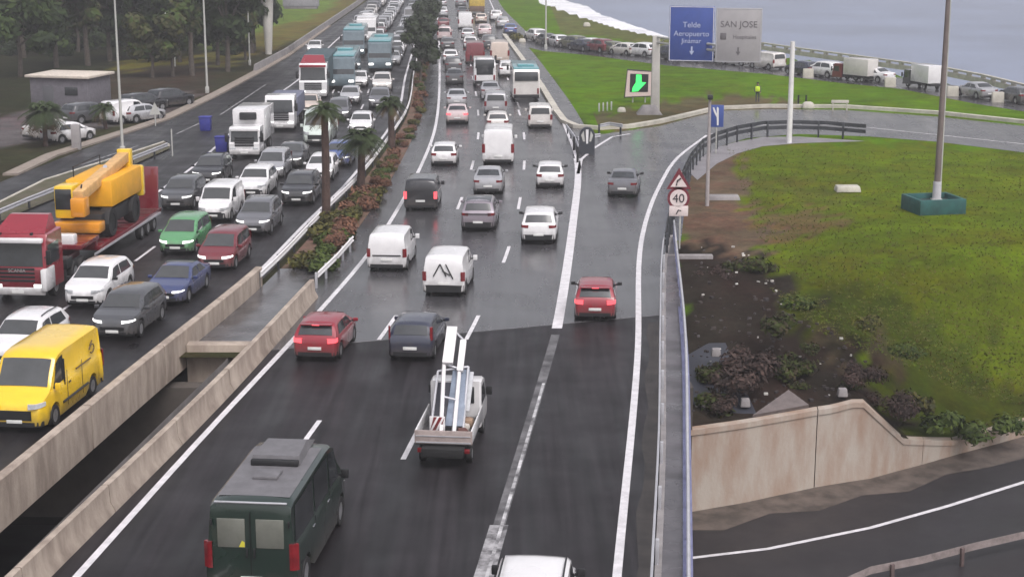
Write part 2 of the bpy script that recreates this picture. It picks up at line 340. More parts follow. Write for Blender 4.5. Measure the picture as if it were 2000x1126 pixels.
def heightfield(name, xs, ysf, zones, default, m, zf):
    mb = MB(); rows = []
    for x in xs: rows.append([(x, y, zf(x, y)) for y in ysf(x)])
    mb.grid(rows, m); o = mb.build(name, ang=0)
    for p in o.data.polygons: p.use_smooth = True
    o.data.update()
    a = o.data.color_attributes.new('ground_colour', 'FLOAT_COLOR', 'POINT')
    for i, v in enumerate(o.data.vertices):
        c = gcol(v.co.x, v.co.y, v.co.z, zones, default); a.data[i].color = (*c, 1)
    if o.data.polygons[0].normal.z < 0: o.data.flip_normals()
    return struct(o)
M_ground = attr_mat('grass_and_soil')
VS = [0, .3, .6, 1, 1.5] + frange(2, 30, .8) + frange(31, 80, 1.6) + frange(83, 200, 4) + frange(210, 330, 12)
heightfield('grass_ground', [XW0, XW0 + .3] + frange(XW0 + .8, 30, .6) + frange(31, 70, 1.5) + frange(74, 150, 6), lambda x: [YW(x) + v for v in VS], ZONES, GRASS, M_ground, HT)
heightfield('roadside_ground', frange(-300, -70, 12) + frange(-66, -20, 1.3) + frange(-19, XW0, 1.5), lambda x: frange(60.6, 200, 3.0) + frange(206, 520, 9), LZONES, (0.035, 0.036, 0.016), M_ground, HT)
mb = MB(); mb.sheet([(-400, -80), (900, -80), (900, 85), (-400, 85)], -6.2, mat('lower_soil', (0.035, 0.028, 0.026), 0.9, vary=0.4, vscale=0.3, bump=0.4, bscale=3)); struct(mb.build('lower_ground'))
# sea
M_sea = mat('grey_sea', (0.22, 0.265, 0.385), 0.28, vary=0.3, vscale=0.03, bump=0.7, bscale=0.25)
mb = MB(); mb.sheet([(-300, 140), (40, 140), (80, 90), (4000, 60), (4000, 6000), (-300, 6000)], -5.6, M_sea); struct(mb.build('sea'))
M_foam = mat('surf_foam', (0.88, 0.88, 0.9), 0.8, vary=0.2, vscale=0.15, col2=(0.62, 0.62, 0.66))
def surf(pxs, wd):
    mb = MB(); rg = random.Random(4); P = []
    for (a, b), (c, d), w0, w1 in zip(pxs, pxs[1:], wd, wd[1:]):
        for k in range(6): t = k / 6; P.append((lerp(a, c, t), lerp(b, d, t), lerp(w0, w1, t)))
    rows = [[], [], []]
    for px, py, w_ in P:
        w_ *= rg.uniform(.88, 1.1); rows[0].append(G(px - 6, py + 5 + rg.uniform(-.5, .5), -5.5)); rows[1].append(G(px + w_ * .4, py - w_ * .5, -5.48)); rows[2].append(G(px + w_ * .9, py - w_, -5.5))
    mb.grid(rows, M_foam); return mb
fpx = [(1020,-30),(1060,2),(1090,15),(1130,30),(1165,41),(1200,50),(1235,57),(1275,67),(1310,75)]
struct(surf(fpx, [10, 15, 14, 17, 12, 10, 6, 4, 1]).build('surf'))

# ------------------------------------------------------------------ roads and markings
def strip(ys, xl, xr, z, m, mb=None):
    mb = mb or MB(); mb.grid([[(xr(y), y, z) for y in ys], [(xl(y), y, z) for y in ys]], m); return mb
def poly_px(pts): return [(G(a, b).x, G(a, b).y) for a, b in pts]
INR = Curve([(p.y, p.x) for p in [G(1275,1126,.75), G(1289,840,.75), G(1291,650,.75), G(1296,480,.75), G(1312,425,.75), G(1335,355,.75)]])
OUTR = Curve([(p.y, p.x) for p in [G(1345,1126,1.1), G(1343,885,1.1), G(1338,640,1.1), G(1321,476,1.1)]])
ROADR = Curve([(20, INR(20)+.1), (60, INR(60) + .1), (84, INR(84) + .2), (101, INR(101)), (112, 11.6)])
def road_r(y): return ROADR(y) if y < 112 else lerp(11.6, L3(128) + 1.6, smooth((y - 112) / 16)) if y < 128 else L3(y) + 1.6
# right carriageway beyond the joint
mb = MB(); ys = frange(70, 520, 3); rows = []
for y in [None] + ys:
    xl, xr = (RL(62), ROADR(67)) if y is None else (RL(y) - 1.5, road_r(y))
    rows.append([(lerp(xl, xr, t), YJ(lerp(xl, xr, t)) if y is None else y, 0.020) for t in (0, .25, .5, .75, 1)] if y else [(lerp(RL(62) - 1.5, ROADR(67), t), YJ(lerp(RL(62) - 1.5, ROADR(67), t)), 0.020) for t in (0, .25, .5, .75, 1)])
mb.grid(rows, M_asph_wet); struct(mb.build('motorway_road', ang=0))
# bridge deck of the right carriageway
mb = MB(); top = [(lerp(RL(62) - 1.5, ROADR(67), t), YJ(lerp(RL(62) - 1.5, ROADR(67), t)), 0.020) for t in (0, .25, .5, .75, 1)]
rows = [[(lerp(RL(y) - 1.5, ROADR(y), t), y, 0.020) for t in (0, .25, .5, .75, 1)] for y in frange(14, 58, 4)] + [top]
mb.grid(rows, M_asph_dark); struct(mb.build('bridge_road', ang=0))
mb = MB(); mb.grid([[(OUTR(y) + .1, y, z) for y in (14, 40, 68)] for z in (-0.02, -1.1)] + [[(RL(y) - 1.9, y, -1.1) for y in (14, 40, 62)]] + [[(RL(y) - 1.9, y, -.02) for y in (14, 40, 62)]], M_concg)
struct(mb.build('bridge_deck'))
# left carriageway
ysl = frange(20, 520, 4)
struct(strip(ysl, lambda y: LL(y) - (2.6 if y < 125 else 0.6), lambda y: LR(y) - .3, 0.020, M_asph_left).build('motorway_road', ang=0))
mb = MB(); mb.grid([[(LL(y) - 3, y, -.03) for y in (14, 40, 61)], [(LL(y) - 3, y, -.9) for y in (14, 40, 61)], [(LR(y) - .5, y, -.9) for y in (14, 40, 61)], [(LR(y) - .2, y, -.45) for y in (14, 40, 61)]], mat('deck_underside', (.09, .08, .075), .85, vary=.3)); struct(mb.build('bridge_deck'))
# service road on the left, slip road on the right, coast road, lower road
SVC = curve_px([(-300,480),(20,348),(250,260),(320,238),(430,184),(560,112),(640,55),(720,0)])
struct(strip(frange(80, 520, 4), SVC, lambda y: LL(y) - (2.0 if y < 125 else .55), 0.012, M_asph_left).build('service_road', ang=0))
mb = MB(); mb.sheet(poly_px([(1122,330),(1112,262),(1180,262),(1290,246),(1400,217),(1500,213),(1650,215),(1830,228),(2000,246),(2250,270),(2250,335),(2000,298),(1830,277),(1700,267),(1560,262),(1460,270),(1410,285),(1370,310),(1350,345),(1338,400),(1330,470),(1240,470),(1240,330)]), 0.012, M_asph_wet); struct(mb.build('slip_road'))
mb = MB(); mb.sheet(poly_px([(955,-25),(985,20),(1028,62),(1150,82),(1300,106),(1500,122),(1620,138),(1760,152),(2200,215),(2200,250),(1900,202),(1760,174),(1640,162),(1500,145),(1300,128),(1150,108),(1060,100),(1005,86),(985,66),(965,40),(940,-25)]), 0.008, M_asph_wet); struct(mb.build('coast_road'))
LOWN = [(G(a, b, -6).x, G(a, b, -6).y) for a, b in ((1345,1088),(1500,1070),(1700,1030),(1850,990),(2000,940))]
mb = MB(); mb.sheet([(-40, 58.8), (XW0, 58.8)] + [(x, YW(x) - 1.2) for x in (XW0 + .01, 12, 15, 18, 22.7, 40, 80)] + [(80, 70), (30, 56), (20, 49), (10, 44), (-40, 38)], -6.1, M_asph_low); struct(mb.build('lower_road'))
# shoulder strip of muddy wash in front of the wall foot
mb = MB(); xs = [XW0 - 1, 8, 10, 12, 14, 16, 18, 20, 23, 40, 80]
mb.grid([[(x, YW(x) + .1, -6.02) for x in xs], [(x, YW(x) - 1.0 - .5 * math.sin(x), -6.085) for x in xs], [(x, YW(x) - 1.9 - .4 * math.sin(x * 1.7), -6.096) for x in xs]], mat('washed_mud', (0.12, 0.095, 0.08), 0.7, vary=0.6, vscale=1.0)); struct(mb.build('mud_verge'))

ZL = 0.026
def line_c(c, y0, y1, wd, m, off=0, st=2.5, mb=None):
    mb = mb or MB(); return strip(frange(y0, y1, st), lambda y: c(y) + off - wd / 2, lambda y: c(y) + off + wd / 2, ZL, m, mb)
def line_px(pts, wd, m, z=ZL, zg=0.0, mb=None):
    P = [G(a, b, zg) for a, b in pts]; mb = mb or MB(); r1 = []; r2 = []
    for i, p in enumerate(P):
        t = (P[min(i + 1, len(P) - 1)] - P[max(i - 1, 0)]); t.z = 0; t.normalize(); n = Vector((-t.y, t.x, 0)) * wd / 2
        r1.append((p.x + n.x, p.y + n.y, z)); r2.append((p.x - n.x, p.y - n.y, z))
    mb.grid([r2, r1], m); return mb
mk = MB()
line_c(RL, 15, 460, 0.22, M_line, mb=mk)
line_c(L3, 65.0, 112, 0.42, M_line, mb=mk)
line_c(L3, 112, 460, 0.2, M_line, mb=mk)
line_c(RR, 15, 124, 0.24, M_line, mb=mk)
line_px([(1129,340),(1135,312),(1160,290),(1195,268),(1230,262)], 0.22, M_line, mb=mk)
line_px([(1380,265),(1440,250),(1540,240),(1700,250),(2000,282)], 0.16, M_line, mb=mk)
for k in range(25):                          # lane dashes
    y = 21.4 + 14.6 * k
    for off, sh in ((3.42, 0), (6.9, 0)):
        a = y + sh
        if a > 380: continue
        line_c(RL, a - 2.0, a + 2.0, 0.17, M_line if a > 50 or off < 5 else M_line_worn, off=off, st=1, mb=mk)
for pts in ([(1195,346),(1225,330)], [(1010,200),(1016,215)]): line_px(pts, .14, M_line_worn, mb=mk)
line_c(LR, 60, 460, 0.20, M_line, off=-0.85, mb=mk)
line_c(LL, 40, 460, 0.2, M_line, mb=mk)
for k in range(40):
    y = 30 + 12.5 * k
    for off in (-4.1, -7.4): line_c(LR, y - 1.8, y + 1.8, .15, M_line, off=off, st=1, mb=mk)
line_px([(30,395),(120,355)], .15, M_line_worn, mb=mk); line_px([(160,322),(270,285)], .15, M_line_worn, mb=mk); line_px([(345,262),(410,232)], .15, M_line_worn, mb=mk); line_px([(430,225),(520,165)], .15, M_line_worn, mb=mk)
line_px([(1340,1090),(1500,1071),(1700,1030),(1850,988),(2000,941),(2120,898)], 0.2, M_line, z=-6.09, zg=-6.1, mb=mk)
struct(mk.build('road_markings', ang=0))
mk = MB(); line_c(L3, 15, 43, 0.52, M_line_worn, mb=mk); line_c(L3, 43, 64, .34, M_faint, mb=mk); struct(mk.build('worn_road_markings', ang=0))
mk = MB(); strip(frange(30, 57, 2), lambda y: L3(y) + .03, lambda y: L3(y) + .13, ZL + .004, mat('patchy_thin_paint', (.66, .65, .66), .5, vary=.9, vscale=1.1, col2=(.07, .066, .07)), mk); struct(mk.build('road_markings', ang=0))
mb = MB()
a = [(x, YJ(x)) for x in frange(RL(62) - 1.4, ROADR(67), 1)]
mb.grid([[(x, y - .12, .024) for x, y in a], [(x, y + .03, .024) for x, y in a]], mat('joint_rubber', (0.014, 0.013, 0.014), 0.5, vary=0.3))
mb.grid([[(x, y + .05, .0245) for x, y in a], [(x, y + .13, .0245) for x, y in a]], mat('joint_mortar', (0.22, 0.21, 0.22), 0.5, vary=0.7, vscale=1.5)); struct(mb.build('bridge_joint', ang=0))

# ------------------------------------------------------------------ walls, parapets, kerbs
def sweep(path, prof, m, name, ang=38, closed=True, mb=None):    # path: (x, y, z); prof: (offset to the right, height)
    P = [Vector(p) for p in path]; rows = []; mb = mb or MB()
    for i, p in enumerate(P):
        t = (P[min(i + 1, len(P) - 1)] - P[max(i - 1, 0)]); t.z = 0; t.normalize(); n = Vector((t.y, -t.x, 0))
        rows.append([p + n * o + Vector((0, 0, h)) for o, h in prof])
    mb.grid(rows, m, close=closed)
    if closed: n = len(prof); k = len(mb.v); mb.f += [tuple(range(k - n, k)), tuple(range(k - n * len(rows), k - n * len(rows) + n))[::-1]]; mb.m += [mb.mi(m)] * 2
    return mb
def cpath(c, y0, y1, st, off=0, z=0): return [(c(y) + off, y, z) for y in frange(y0, y1, st)]
YPE = G(512, 520, .9).y
# left parapet, with panel joints as grooves
mb = MB(); yy = 14.0
while yy < YPE:
    y2 = min(yy + 7.5, YPE)
    sweep(cpath(LR, yy + .04, y2 - .04, 2.5, 0.0), [(-.42, 0), (-.32, .86), (-.28, .9), (-.05, .9), (0, .86), (0, -.62), (-.42, -.62)], M_conc, '', mb=mb); yy = y2
tag(mb.build('concrete_parapet'), 'tan concrete parapet beside the oncoming lanes, along the open gap', 'parapet')
YB1 = G(616, 568, 0.3).y
mb = MB(); yy = 14.0; BO = Curve([(p.y, p.x) for p in [G(101,1126), G(443,780), G(618,585)]])
while yy < YB1:
    y2 = min(yy + 6, YB1)
    sweep(cpath(BO, yy + .03, y2 - .03, 2, 0.0, 0.0), [(-.55, 0), (-.4, .3), (-.36, .82), (-.2, .84), (-.16, .82), (-.12, .3), (0, .08), (0, -.9), (-.55, -.9)], M_conc, '', mb=mb); yy = y2
tag(mb.build('concrete_barrier'), 'weathered concrete barrier along the left edge of the outbound lanes', 'barrier')
# cross wall and wet floor of the median
yc = G(430, 668).y
mb = MB(); mb.box(((LR(yc) + BO(yc) - .5) / 2, yc - 1.2, -2.6), (BO(yc) - LR(yc) - .2, .6, 5.8), M_conc, .04)
tag(mb.build('cross_wall'), 'short tan concrete cross wall closing the gap between the two bridges', 'wall')
mb = MB(); ys = frange(yc - 1.2, YB1 + 6, 2); strip(ys, lambda y: LR(y), lambda y: min(BO(y) - .1, RL(y) - 1.5), 0.008, mat('wet_median_floor', (0.11, 0.105, 0.11), 0.22, vary=0.6, vscale=0.8, rvar=0.15, bump=0.3, bscale=4), mb); struct(mb.build('median_floor', ang=0))
mb = MB(); strip(frange(YB1 + 5, 470, 3), lambda y: LR(y) + .05, lambda y: RL(y) - 1.35, 0.006, mat('red_earth', REDSOIL, 0.95, vary=0.55, vscale=0.8, col2=(0.07, 0.055, 0.028), bump=0.8, bscale=4), mb); struct(mb.build('median_soil', ang=0))
# abutment under both decks + retaining wall
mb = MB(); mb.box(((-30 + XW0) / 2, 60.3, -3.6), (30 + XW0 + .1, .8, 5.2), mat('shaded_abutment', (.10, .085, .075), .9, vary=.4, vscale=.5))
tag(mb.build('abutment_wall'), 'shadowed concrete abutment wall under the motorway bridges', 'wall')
def wall_piece(x0, x1, name, label):
    mb = MB(); xs = frange(x0, x1, .5)
    rows = [[(x, YW(x), -6.3), (x, YW(x) - .06, -DROP(x) - .2), (x, YW(x) - .12, -DROP(x) - .19), (x, YW(x) - .12, -DROP(x) + .02), (x + .05, YW(x) + .35, -DROP(x) + .03), (x + .05, YW(x) + .4, -DROP(x) - .6)] for x in xs]
    mb.grid(rows, M_concw); k = len(mb.v); n = 6
    mb.f += [tuple(range(n)), tuple(range(k - n, k))]; mb.m += [0, 0]
    return tag(mb.build(name, ang=30), label, 'wall')
wall_piece(XW0, xw[2] - .02, 'retaining_wall', 'tall tan retaining wall stained pink below the bank, by the bridge edge')
wall_piece(xw[2] + .02, xw[4], 'retaining_wall', 'pale retaining wall section whose top slants down under the overhanging plants')
wall_piece(xw[4] + .02, 60, 'low_kerb_wall', 'low pale kerb wall at the foot of the grass bank, along the lower road')
mb = MB(); a = G(1470, 812, -2.6); b = G(1580, 792, -2.6); c = G(1540, 765, -2.3)
M_apron = mat('apron_concrete', (.15, .125, .12), .85, vary=.3)
mb.add([a + Vector((0, 0, .05)), b + Vector((0, 0, .05)), c + Vector((0, 0, .1)), a + Vector((0, .3, -.6)), b + Vector((0, .3, -.6)), c + Vector((0, .3, -.6))], [(0, 1, 2), (0, 3, 4, 1), (1, 4, 5, 2), (2, 5, 3, 0), (5, 4, 3)], M_apron)
tag(mb.build('concrete_apron'), 'broken triangular concrete apron on top of the tall retaining wall', 'concrete slab')
# walkway, rails on the deck edge
struct(strip(frange(14, 84, 3), lambda y: INR(y) + .1, lambda y: OUTR(y), 0.16, M_walk).build('walkway', ang=0))
mb = MB(); sweep(cpath(INR, 14, 84, 4), [(0.02, -.1), (.02, .17), (.2, .18), (.2, -.1)], M_concg, '', mb=mb); struct(mb.build('walkway_kerb'))
WB = [(0, .50), (.045, .53), (.045, .58), (0, .62), (0, .66), (.045, .70), (.045, .75), (0, .78), (-.02, .78), (-.02, .50)]
def guardrail(path, label, rail_m, post_m, side=1, gap=4.0, h=0.0, name='guardrail', second=None):
    o = thing(name, (path[0][0], path[0][1], 0), 0, label, 'guardrail'); ox, oy = path[0][0], path[0][1]
    loc = [(p[0] - ox, p[1] - oy, p[2]) for p in path]
    sweep(loc, [(side * a, b + h) for a, b in WB], rail_m, '', ang=30).build('rail', o)
    if second: sweep(loc, [(side * a, b + second) for a, b in WB], rail_m, '', ang=30).build('rail', o)
    d = 0; nxt = 0; me = None; n = 0
    for p, q in zip(loc, loc[1:]):
        p = Vector(p); q = Vector(q); L = (q - p).length
        while nxt <= d + L and n < 95:
            t = p.lerp(q, (nxt - d) / L)
            if me is None:
                pb = MB(); pb.box((0, 0, .36 + h / 2), (.10, .14, .76 + h), post_m, .01); po = pb.build('post', o); me = po.data
            else: po = bpy.data.objects.new('post', me); COL.objects.link(po); po.parent = o
            dd = (q - p).normalized(); po.location = (t.x - side * .09 * dd.y, t.y + side * .09 * dd.x, t.z); po.rotation_euler = (0, 0, face_rot(dd))
            nxt += gap; n += 1
        d += L
    return o
guardrail([(p[0], p[1], .12) for p in cpath(INR, 16, 82, 3, -.02)], 'thin pale guardrail between the exit lane and the bridge walkway', M_galv, M_galv, -1, 4)
mb = MB(); strip(frange(14, 66, 2), lambda y: INR(y) - .50 - .10 * math.sin(y * .9), lambda y: INR(y) - .08, .0275, mat('gutter_dirt', (.05, .042, .038), .6, vary=.55, vscale=.9), mb); struct(mb.build('gutter_dirt', ang=0))
guardrail(cpath(LR, YPE - .5, 300, 3, 0.05), 'bright white guardrail along the palm median beside the oncoming lanes', M_white_rail, M_dark_rail, 1, 4)
gp = [G(a, b) for a, b in ((622,563),(640,545),(660,525),(690,490))]
guardrail([tuple(p) for p in gp], 'short bent white guardrail end by the median shrubs', M_white_rail, M_galv, 1, 2)
mb = MB(); mb.sheet(poly_px([(1345,335),(1372,306),(1402,288),(1440,277),(1490,268),(1560,267),(1690,276),(1560,280),(1490,286),(1440,300),(1400,320),(1362,352)]), .016, mat('grey_verge_concrete', (.26, .245, .26), .5, vary=.3, vscale=.6)); struct(mb.build('pavement', ang=0))
cur = [G(a, b) for a, b in ((1299,500),(1303,470),(1310,440),(1318,410),(1332,370),(1348,335),(1372,305),(1400,290),(1440,277),(1490,268),(1545,266),(1610,268),(1690,275))]
guardrail([tuple(p) for p in cur], 'dark two-rail guardrail on posts curving round the inside of the slip road', M_dark_rail, M_dark_rail, -1, 2.0, .45, second=.05)
o = thing('bridge_railing', (OUTR(14), 14, 0), 0, 'blue-grey metal railing on the outer edge of the bridge walkway', 'railing')
for z, r, m in ((1.12, .05, M_galv), (.75, .03, M_blue_rail), (.4, .03, M_blue_rail)):
    MB().tube([(OUTR(y) - OUTR(14), y - 14, z) for y in frange(14, 83, 3)], r, m, 6).build('rail', o)
mb = MB(); sweep([(OUTR(y) - OUTR(14), y - 14, 0) for y in frange(14, 68, 3)], [(-.12, .1), (-.12, .22), (.14, .22), (.14, -1.1), (-.0, -1.1)], M_blue_rail, '', mb=mb).build('edge_beam', o)
pm = None
for y in frange(15, 83, 2.4):
    if pm is None: po = MB().box((0, 0, .62), (.06, .06, 1.0), M_blue_rail).build('post', o); pm = po.data
    else: po = bpy.data.objects.new('post', pm); COL.objects.link(po); po.parent = o
    po.location = (OUTR(y) - OUTR(14), y - 14, 0)
# lower-road guardrail at the bottom right
lg = [G(a, b, -5.5) for a, b in ((1620,1148),(1700,1112),(1800,1092),(1900,1066),(2000,1043),(2150,1000))]
guardrail([(p.x, p.y, -6.15) for p in lg], 'rusty brown guardrail on posts beside the lower road', mat('rusty_rail', (0.30, 0.25, 0.24), 0.55, vary=0.4), mat('rusty_post', (0.13, 0.09, 0.085), 0.8, vary=0.4), -1, 3.2)
# kerbs
def kerb(pts, wd, h, label, name='kerb', m=M_kerb):
    P = [G(a, b) for a, b in pts]; o = sweep([tuple(p) for p in P], [(-wd / 2, 0), (-wd / 2, h), (wd / 2, h), (wd / 2, 0)], m, '').build(name)
    return struct(o)
kerb([(985,70),(1020,118),(1058,172),(1088,222),(1102,240),(1125,250),(1170,253),(1230,250),(1290,240),(1345,227),(1400,214),(1500,210),(1650,211),(1830,223),(2000,241),(2250,265)], .55, .28, '')
kerb([(20,343),(100,305),(250,257),(320,234),(400,196),(430,181),(500,143),(560,109),(640,52)], 1.0, .14, '', 'pavement', mat('tan_pavement', (0.30, 0.25, 0.21), 0.8, vary=0.3))
kerb([(-60,428),(88,354),(250,303),(322,279),(330,286)], .18, .15, '', m=M_kerb)
mb = MB(); mb.sheet(poly_px([(-60,430),(88,355),(250,304),(322,280),(332,292),(200,352),(54,412),(-60,462)]), .10, mat('verge', (0.10, 0.085, 0.06), .95, vary=.5, vscale=.6, col2=(0.06, 0.06, 0.025), bump=.6, bscale=4)); struct(mb.build('verge'))
guardrail([tuple(G(a, b)) for a, b in ((-60,462),(54,412),(200,352),(328,300))], 'low grey guardrail between the service road verge and the low-loader lane', M_galv, M_dark_rail, 1, 4)

# ------------------------------------------------------------------ vehicles
def wtab(L, W, f=0.66, r=0.80):
    h = L / 2; k = W / 2
    return [(-h, r*k), (-h+.05, (r+.09)*k), (-h+.16, (r+.145)*k if r < .86 else .97*k), (-h+.5, .985*k), (-h+.9, k), (h-.9, k), (h-.4, .955*k), (h-.16, .87*k), (h-.05, (f+.09)*k), (h, f*k)]
SPEC = {
 'hatch': dict(L=4.04, W=1.76, top=[(-2.02,.42),(-2.0,.70),(-1.96,.93),(-1.88,1.02),(-1.56,1.37),(-1.40,1.43),(-.7,1.475),(.0,1.46),(.40,1.40),(1.08,1.01),(1.2,.965),(1.65,.87),(1.88,.77),(1.98,.62),(2.02,.42)],
     belt=.93, ws=(1.05,.44), rw=(-1.87,-1.585), side=[(-.25,.88,-.25,.36),(-1.45,-.33,-1.2,-.33)], wy=1.27, wr=.315, rk=.76),
 'suv': dict(L=4.44, W=1.86, top=[(-2.22,.45),(-2.2,.80),(-2.15,1.05),(-2.06,1.14),(-1.76,1.53),(-1.56,1.60),(-.7,1.655),(.05,1.64),(.45,1.57),(1.14,1.13),(1.26,1.08),(1.85,.99),(2.08,.88),(2.18,.70),(2.22,.45)],
     belt=1.04, ws=(1.11,.49), rw=(-2.05,-1.79), side=[(-.25,.93,-.25,.40),(-1.7,-.33,-1.45,-.33)], wy=1.36, wr=.35, rk=.77),
 'sedan': dict(L=4.6, W=1.81, top=[(-2.3,.42),(-2.28,.76),(-2.22,.96),(-2.1,1.02),(-1.68,1.05),(-1.56,1.08),(-.98,1.37),(-.75,1.42),(-.1,1.45),(.3,1.40),(1.06,.98),(1.2,.94),(1.85,.85),(2.12,.76),(2.26,.6),(2.3,.42)],
     belt=.93, ws=(1.03,.34), rw=(-1.54,-1.01), side=[(-.25,.85,-.25,.28),(-1.35,-.33,-.9,-.33)], wy=1.38, wr=.325, rk=.74),
 'mpv': dict(L=4.3, W=1.8, top=[(-2.15,.45),(-2.13,.75),(-2.1,1.0),(-2.02,1.10),(-1.82,1.52),(-1.65,1.59),(-.7,1.635),(.1,1.62),(.5,1.55),(1.3,1.05),(1.42,1.0),(1.8,.88),(2.02,.76),(2.12,.6),(2.15,.45)],
     belt=.98, ws=(1.27,.54), rw=(-2.01,-1.84), side=[(-.2,1.05,-.2,.45),(-1.75,-.28,-1.6,-.28)], wy=1.33, wr=.32, rk=.78),
 'smallvan': dict(L=4.28, W=1.83, top=[(-2.14,.42),(-2.13,1.0),(-2.11,1.2),(-2.04,1.70),(-1.97,1.79),(-1.75,1.84),(0,1.86),(.35,1.83),(.62,1.75),(1.28,1.17),(1.4,1.10),(1.82,.99),(2.04,.82),(2.12,.6),(2.14,.42)],
     belt=1.08, ws=(1.25,.66), rw=(-2.11,-2.045), side=[(-.05,1.1,-.05,.55)], wy=1.33, wr=.32, rk=.86, wt=(.66,.93)),
 'van': dict(L=5.5, W=2.04, top=[(-2.75,.45),(-2.74,1.2),(-2.71,2.12),(-2.65,2.31),(-2.45,2.38),(.6,2.40),(1.05,2.35),(1.32,2.24),(1.98,1.36),(2.12,1.25),(2.48,1.08),(2.66,.9),(2.73,.65),(2.75,.45)],
     belt=1.28, ws=(1.95,1.36), rw=(-2.735,-2.72), side=[(.75,1.75,.75,1.35)], wy=1.75, wr=.36, rk=.88, wt=(.72,.95)),
}
def car_parts(kind, o):
    S = SPEC[kind]; L, W = S['L'], S['W']; tp = S['top']; h = L / 2; k = W / 2
    wt = wtab(L, W, *S.get('wt', (.66, .80))); bz = S['belt']; rk = S['rk']; wr = S['wr']; wy = S['wy']; zu0 = .20 if kind != 'suv' else .25
    base = 'van' if kind == 'minibus' else kind
    P = []                                      # (name, MB, parent name)
    def zt(y): return itp(tp, y)
    def wd(y): return itp(wt, y)
    def zu(y):
        z = zu0 + .06 * max(0, abs(y) - (h - .3)) / .3
        for c in (wy, -wy):
            d = abs(y - c); A = wr + .06
            if d < A: z = max(z, wr + math.sqrt(A * A - d * d))
        return z
    def sec(y):
        t = zt(y); w = wd(y); b = min(bz + .03 * (-y / h), t - .03); u = min(zu(y), b - .12); g = max(0, min(1, (t - b - .03) / .42))
        wr_ = lerp(w * .94, k * rk, g)
        m = max(min(.55, b - .1), u + .04)
        return [(0, u), (w*.88, u), (w*.98, u + .03), (w, m), (w*.992, lerp(m, b, .55)), (w*.965, b - .015), (w*.945, b + .01*g), (lerp(w*.945, wr_ + .035, .97), t - .085*g - .012), (wr_*.95, t - .022*g - .004), (wr_*.55, t), (0, t + .008*g + .004)]
    ys = sorted(set([round(p[0], 3) for p in tp] + [round(p[0], 3) for p in wt] + [round(c + s * (wr + .06) * q, 3) for c in (wy, -wy) for s in (-1, 1) for q in (0, .35, .65, .87, .97, 1.0)] + [-1.0, -.4, .2, .7]))
    ys = [y for i, y in enumerate(ys) if i == 0 or y - ys[i-1] > .012]
    body = MB(); rows = []
    for y in ys:
        s = sec(y); rows.append([(x, y, z) for x, z in s] + [(-x, y, z) for x, z in s[-2:0:-1]])
    n = len(rows[0])
    body.grid(rows, PAINT0, close=True); body.f += [tuple(range(n)), tuple(range(len(body.v) - n, len(body.v)))]; body.m += [0, 0]
    und = MB(); und.box((0, 0, .42), (W - .34, L - .5, .5), M_underbody, .03)
    body.merge(und)
    def wrap(y_end, a, b, z0, z1, m, off=.012, sgn=1, skew=0.0, taper=0.0):   # band round an end: a, b in 0..1 across the cap then 1.. along the side (metres)
        mbx = MB(); lo = []; hi = []; e = 1 if y_end > 0 else -1
        N = 7
        for i in range(N):
            t = lerp(a, b, i / (N - 1)); f = i / (N - 1)
            if t <= 1: x = wd(y_end) * t; y = y_end + e * off
            else: y = y_end - e * (t - 1); x = wd(y) + off
            lo.append((sgn * x, y, z0 + skew * f + taper * f)); hi.append((sgn * x, y, z1 + skew * f - taper * f))
        mbx.grid([lo, hi], m); back = [(x - sgn * .05 * (0 if abs(y) > h else 1), y - e * .05, z) for x, y, z in hi]
        mbx.grid([hi, back], m); mbx.grid([[(x, y - e * .05, z) for x, y, z in lo], lo], m); return mbx
    trim = o.get('trim', M_black); tall = base in ('smallvan', 'van')
    bmp = MB()                                  # dark lower bumpers
    P.append(('body', body, None))
    for e in (1, -1):
        bmp = MB()
        for s in (1, -1): bmp.merge(wrap(e * h, 0, 1.22, zu0 + .04, .40 if not o.get('bigbump') else .55, trim, .014, s))
        P.append(('bumper', bmp, None))
    gr = MB()
    for s in (1, -1): gr.merge(wrap(h, 0, .80, .46, .60 if base != 'van' else .78, M_black, .018, s))
    P.append(('grille', gr, None))
    hz = zt(h - .06) - .02
    hl0, hl1 = {'hatch': (.58, .72), 'suv': (.72, .86), 'sedan': (.56, .69), 'mpv': (.60, .76), 'smallvan': (.66, .84), 'van': (.80, 1.02)}[base]
    for s in (1, -1): P.append(('headlight', wrap(h, .66, 1.34, hl0 + .02, hl1 - .01, M_head, .016, s, .05, .03), None))
    tz = {'hatch': (.74, .92), 'suv': (.88, 1.03), 'sedan': (.76, .90), 'mpv': (.85, 1.25), 'smallvan': (.75, 1.15), 'van': (.85, 1.45)}[base]
    for s in (1, -1):
        if tall: P.append(('tail_light', wrap(-h, .90, 1.08, tz[0], tz[1], M_tail, .016, s), None))
        elif o.get('highlamp'): P.append(('tail_light', wrap(-h + .1, .94, 1.14, .85, 1.36, M_tail, .012, s), None))
        else: P.append(('tail_light', wrap(-h + .03, .66, 1.22, tz[0], tz[1], M_tail, .014, s, .02, .02), None))
    def pl(y, z): return MB().box((0, y, z), (.52, .03, .115), M_plate, .006)
    P.append(('number_plate', pl(h + .02, .42), None)); P.append(('number_plate', pl(-h - .02, .55 if base not in ('smallvan', 'van') else .62), None))
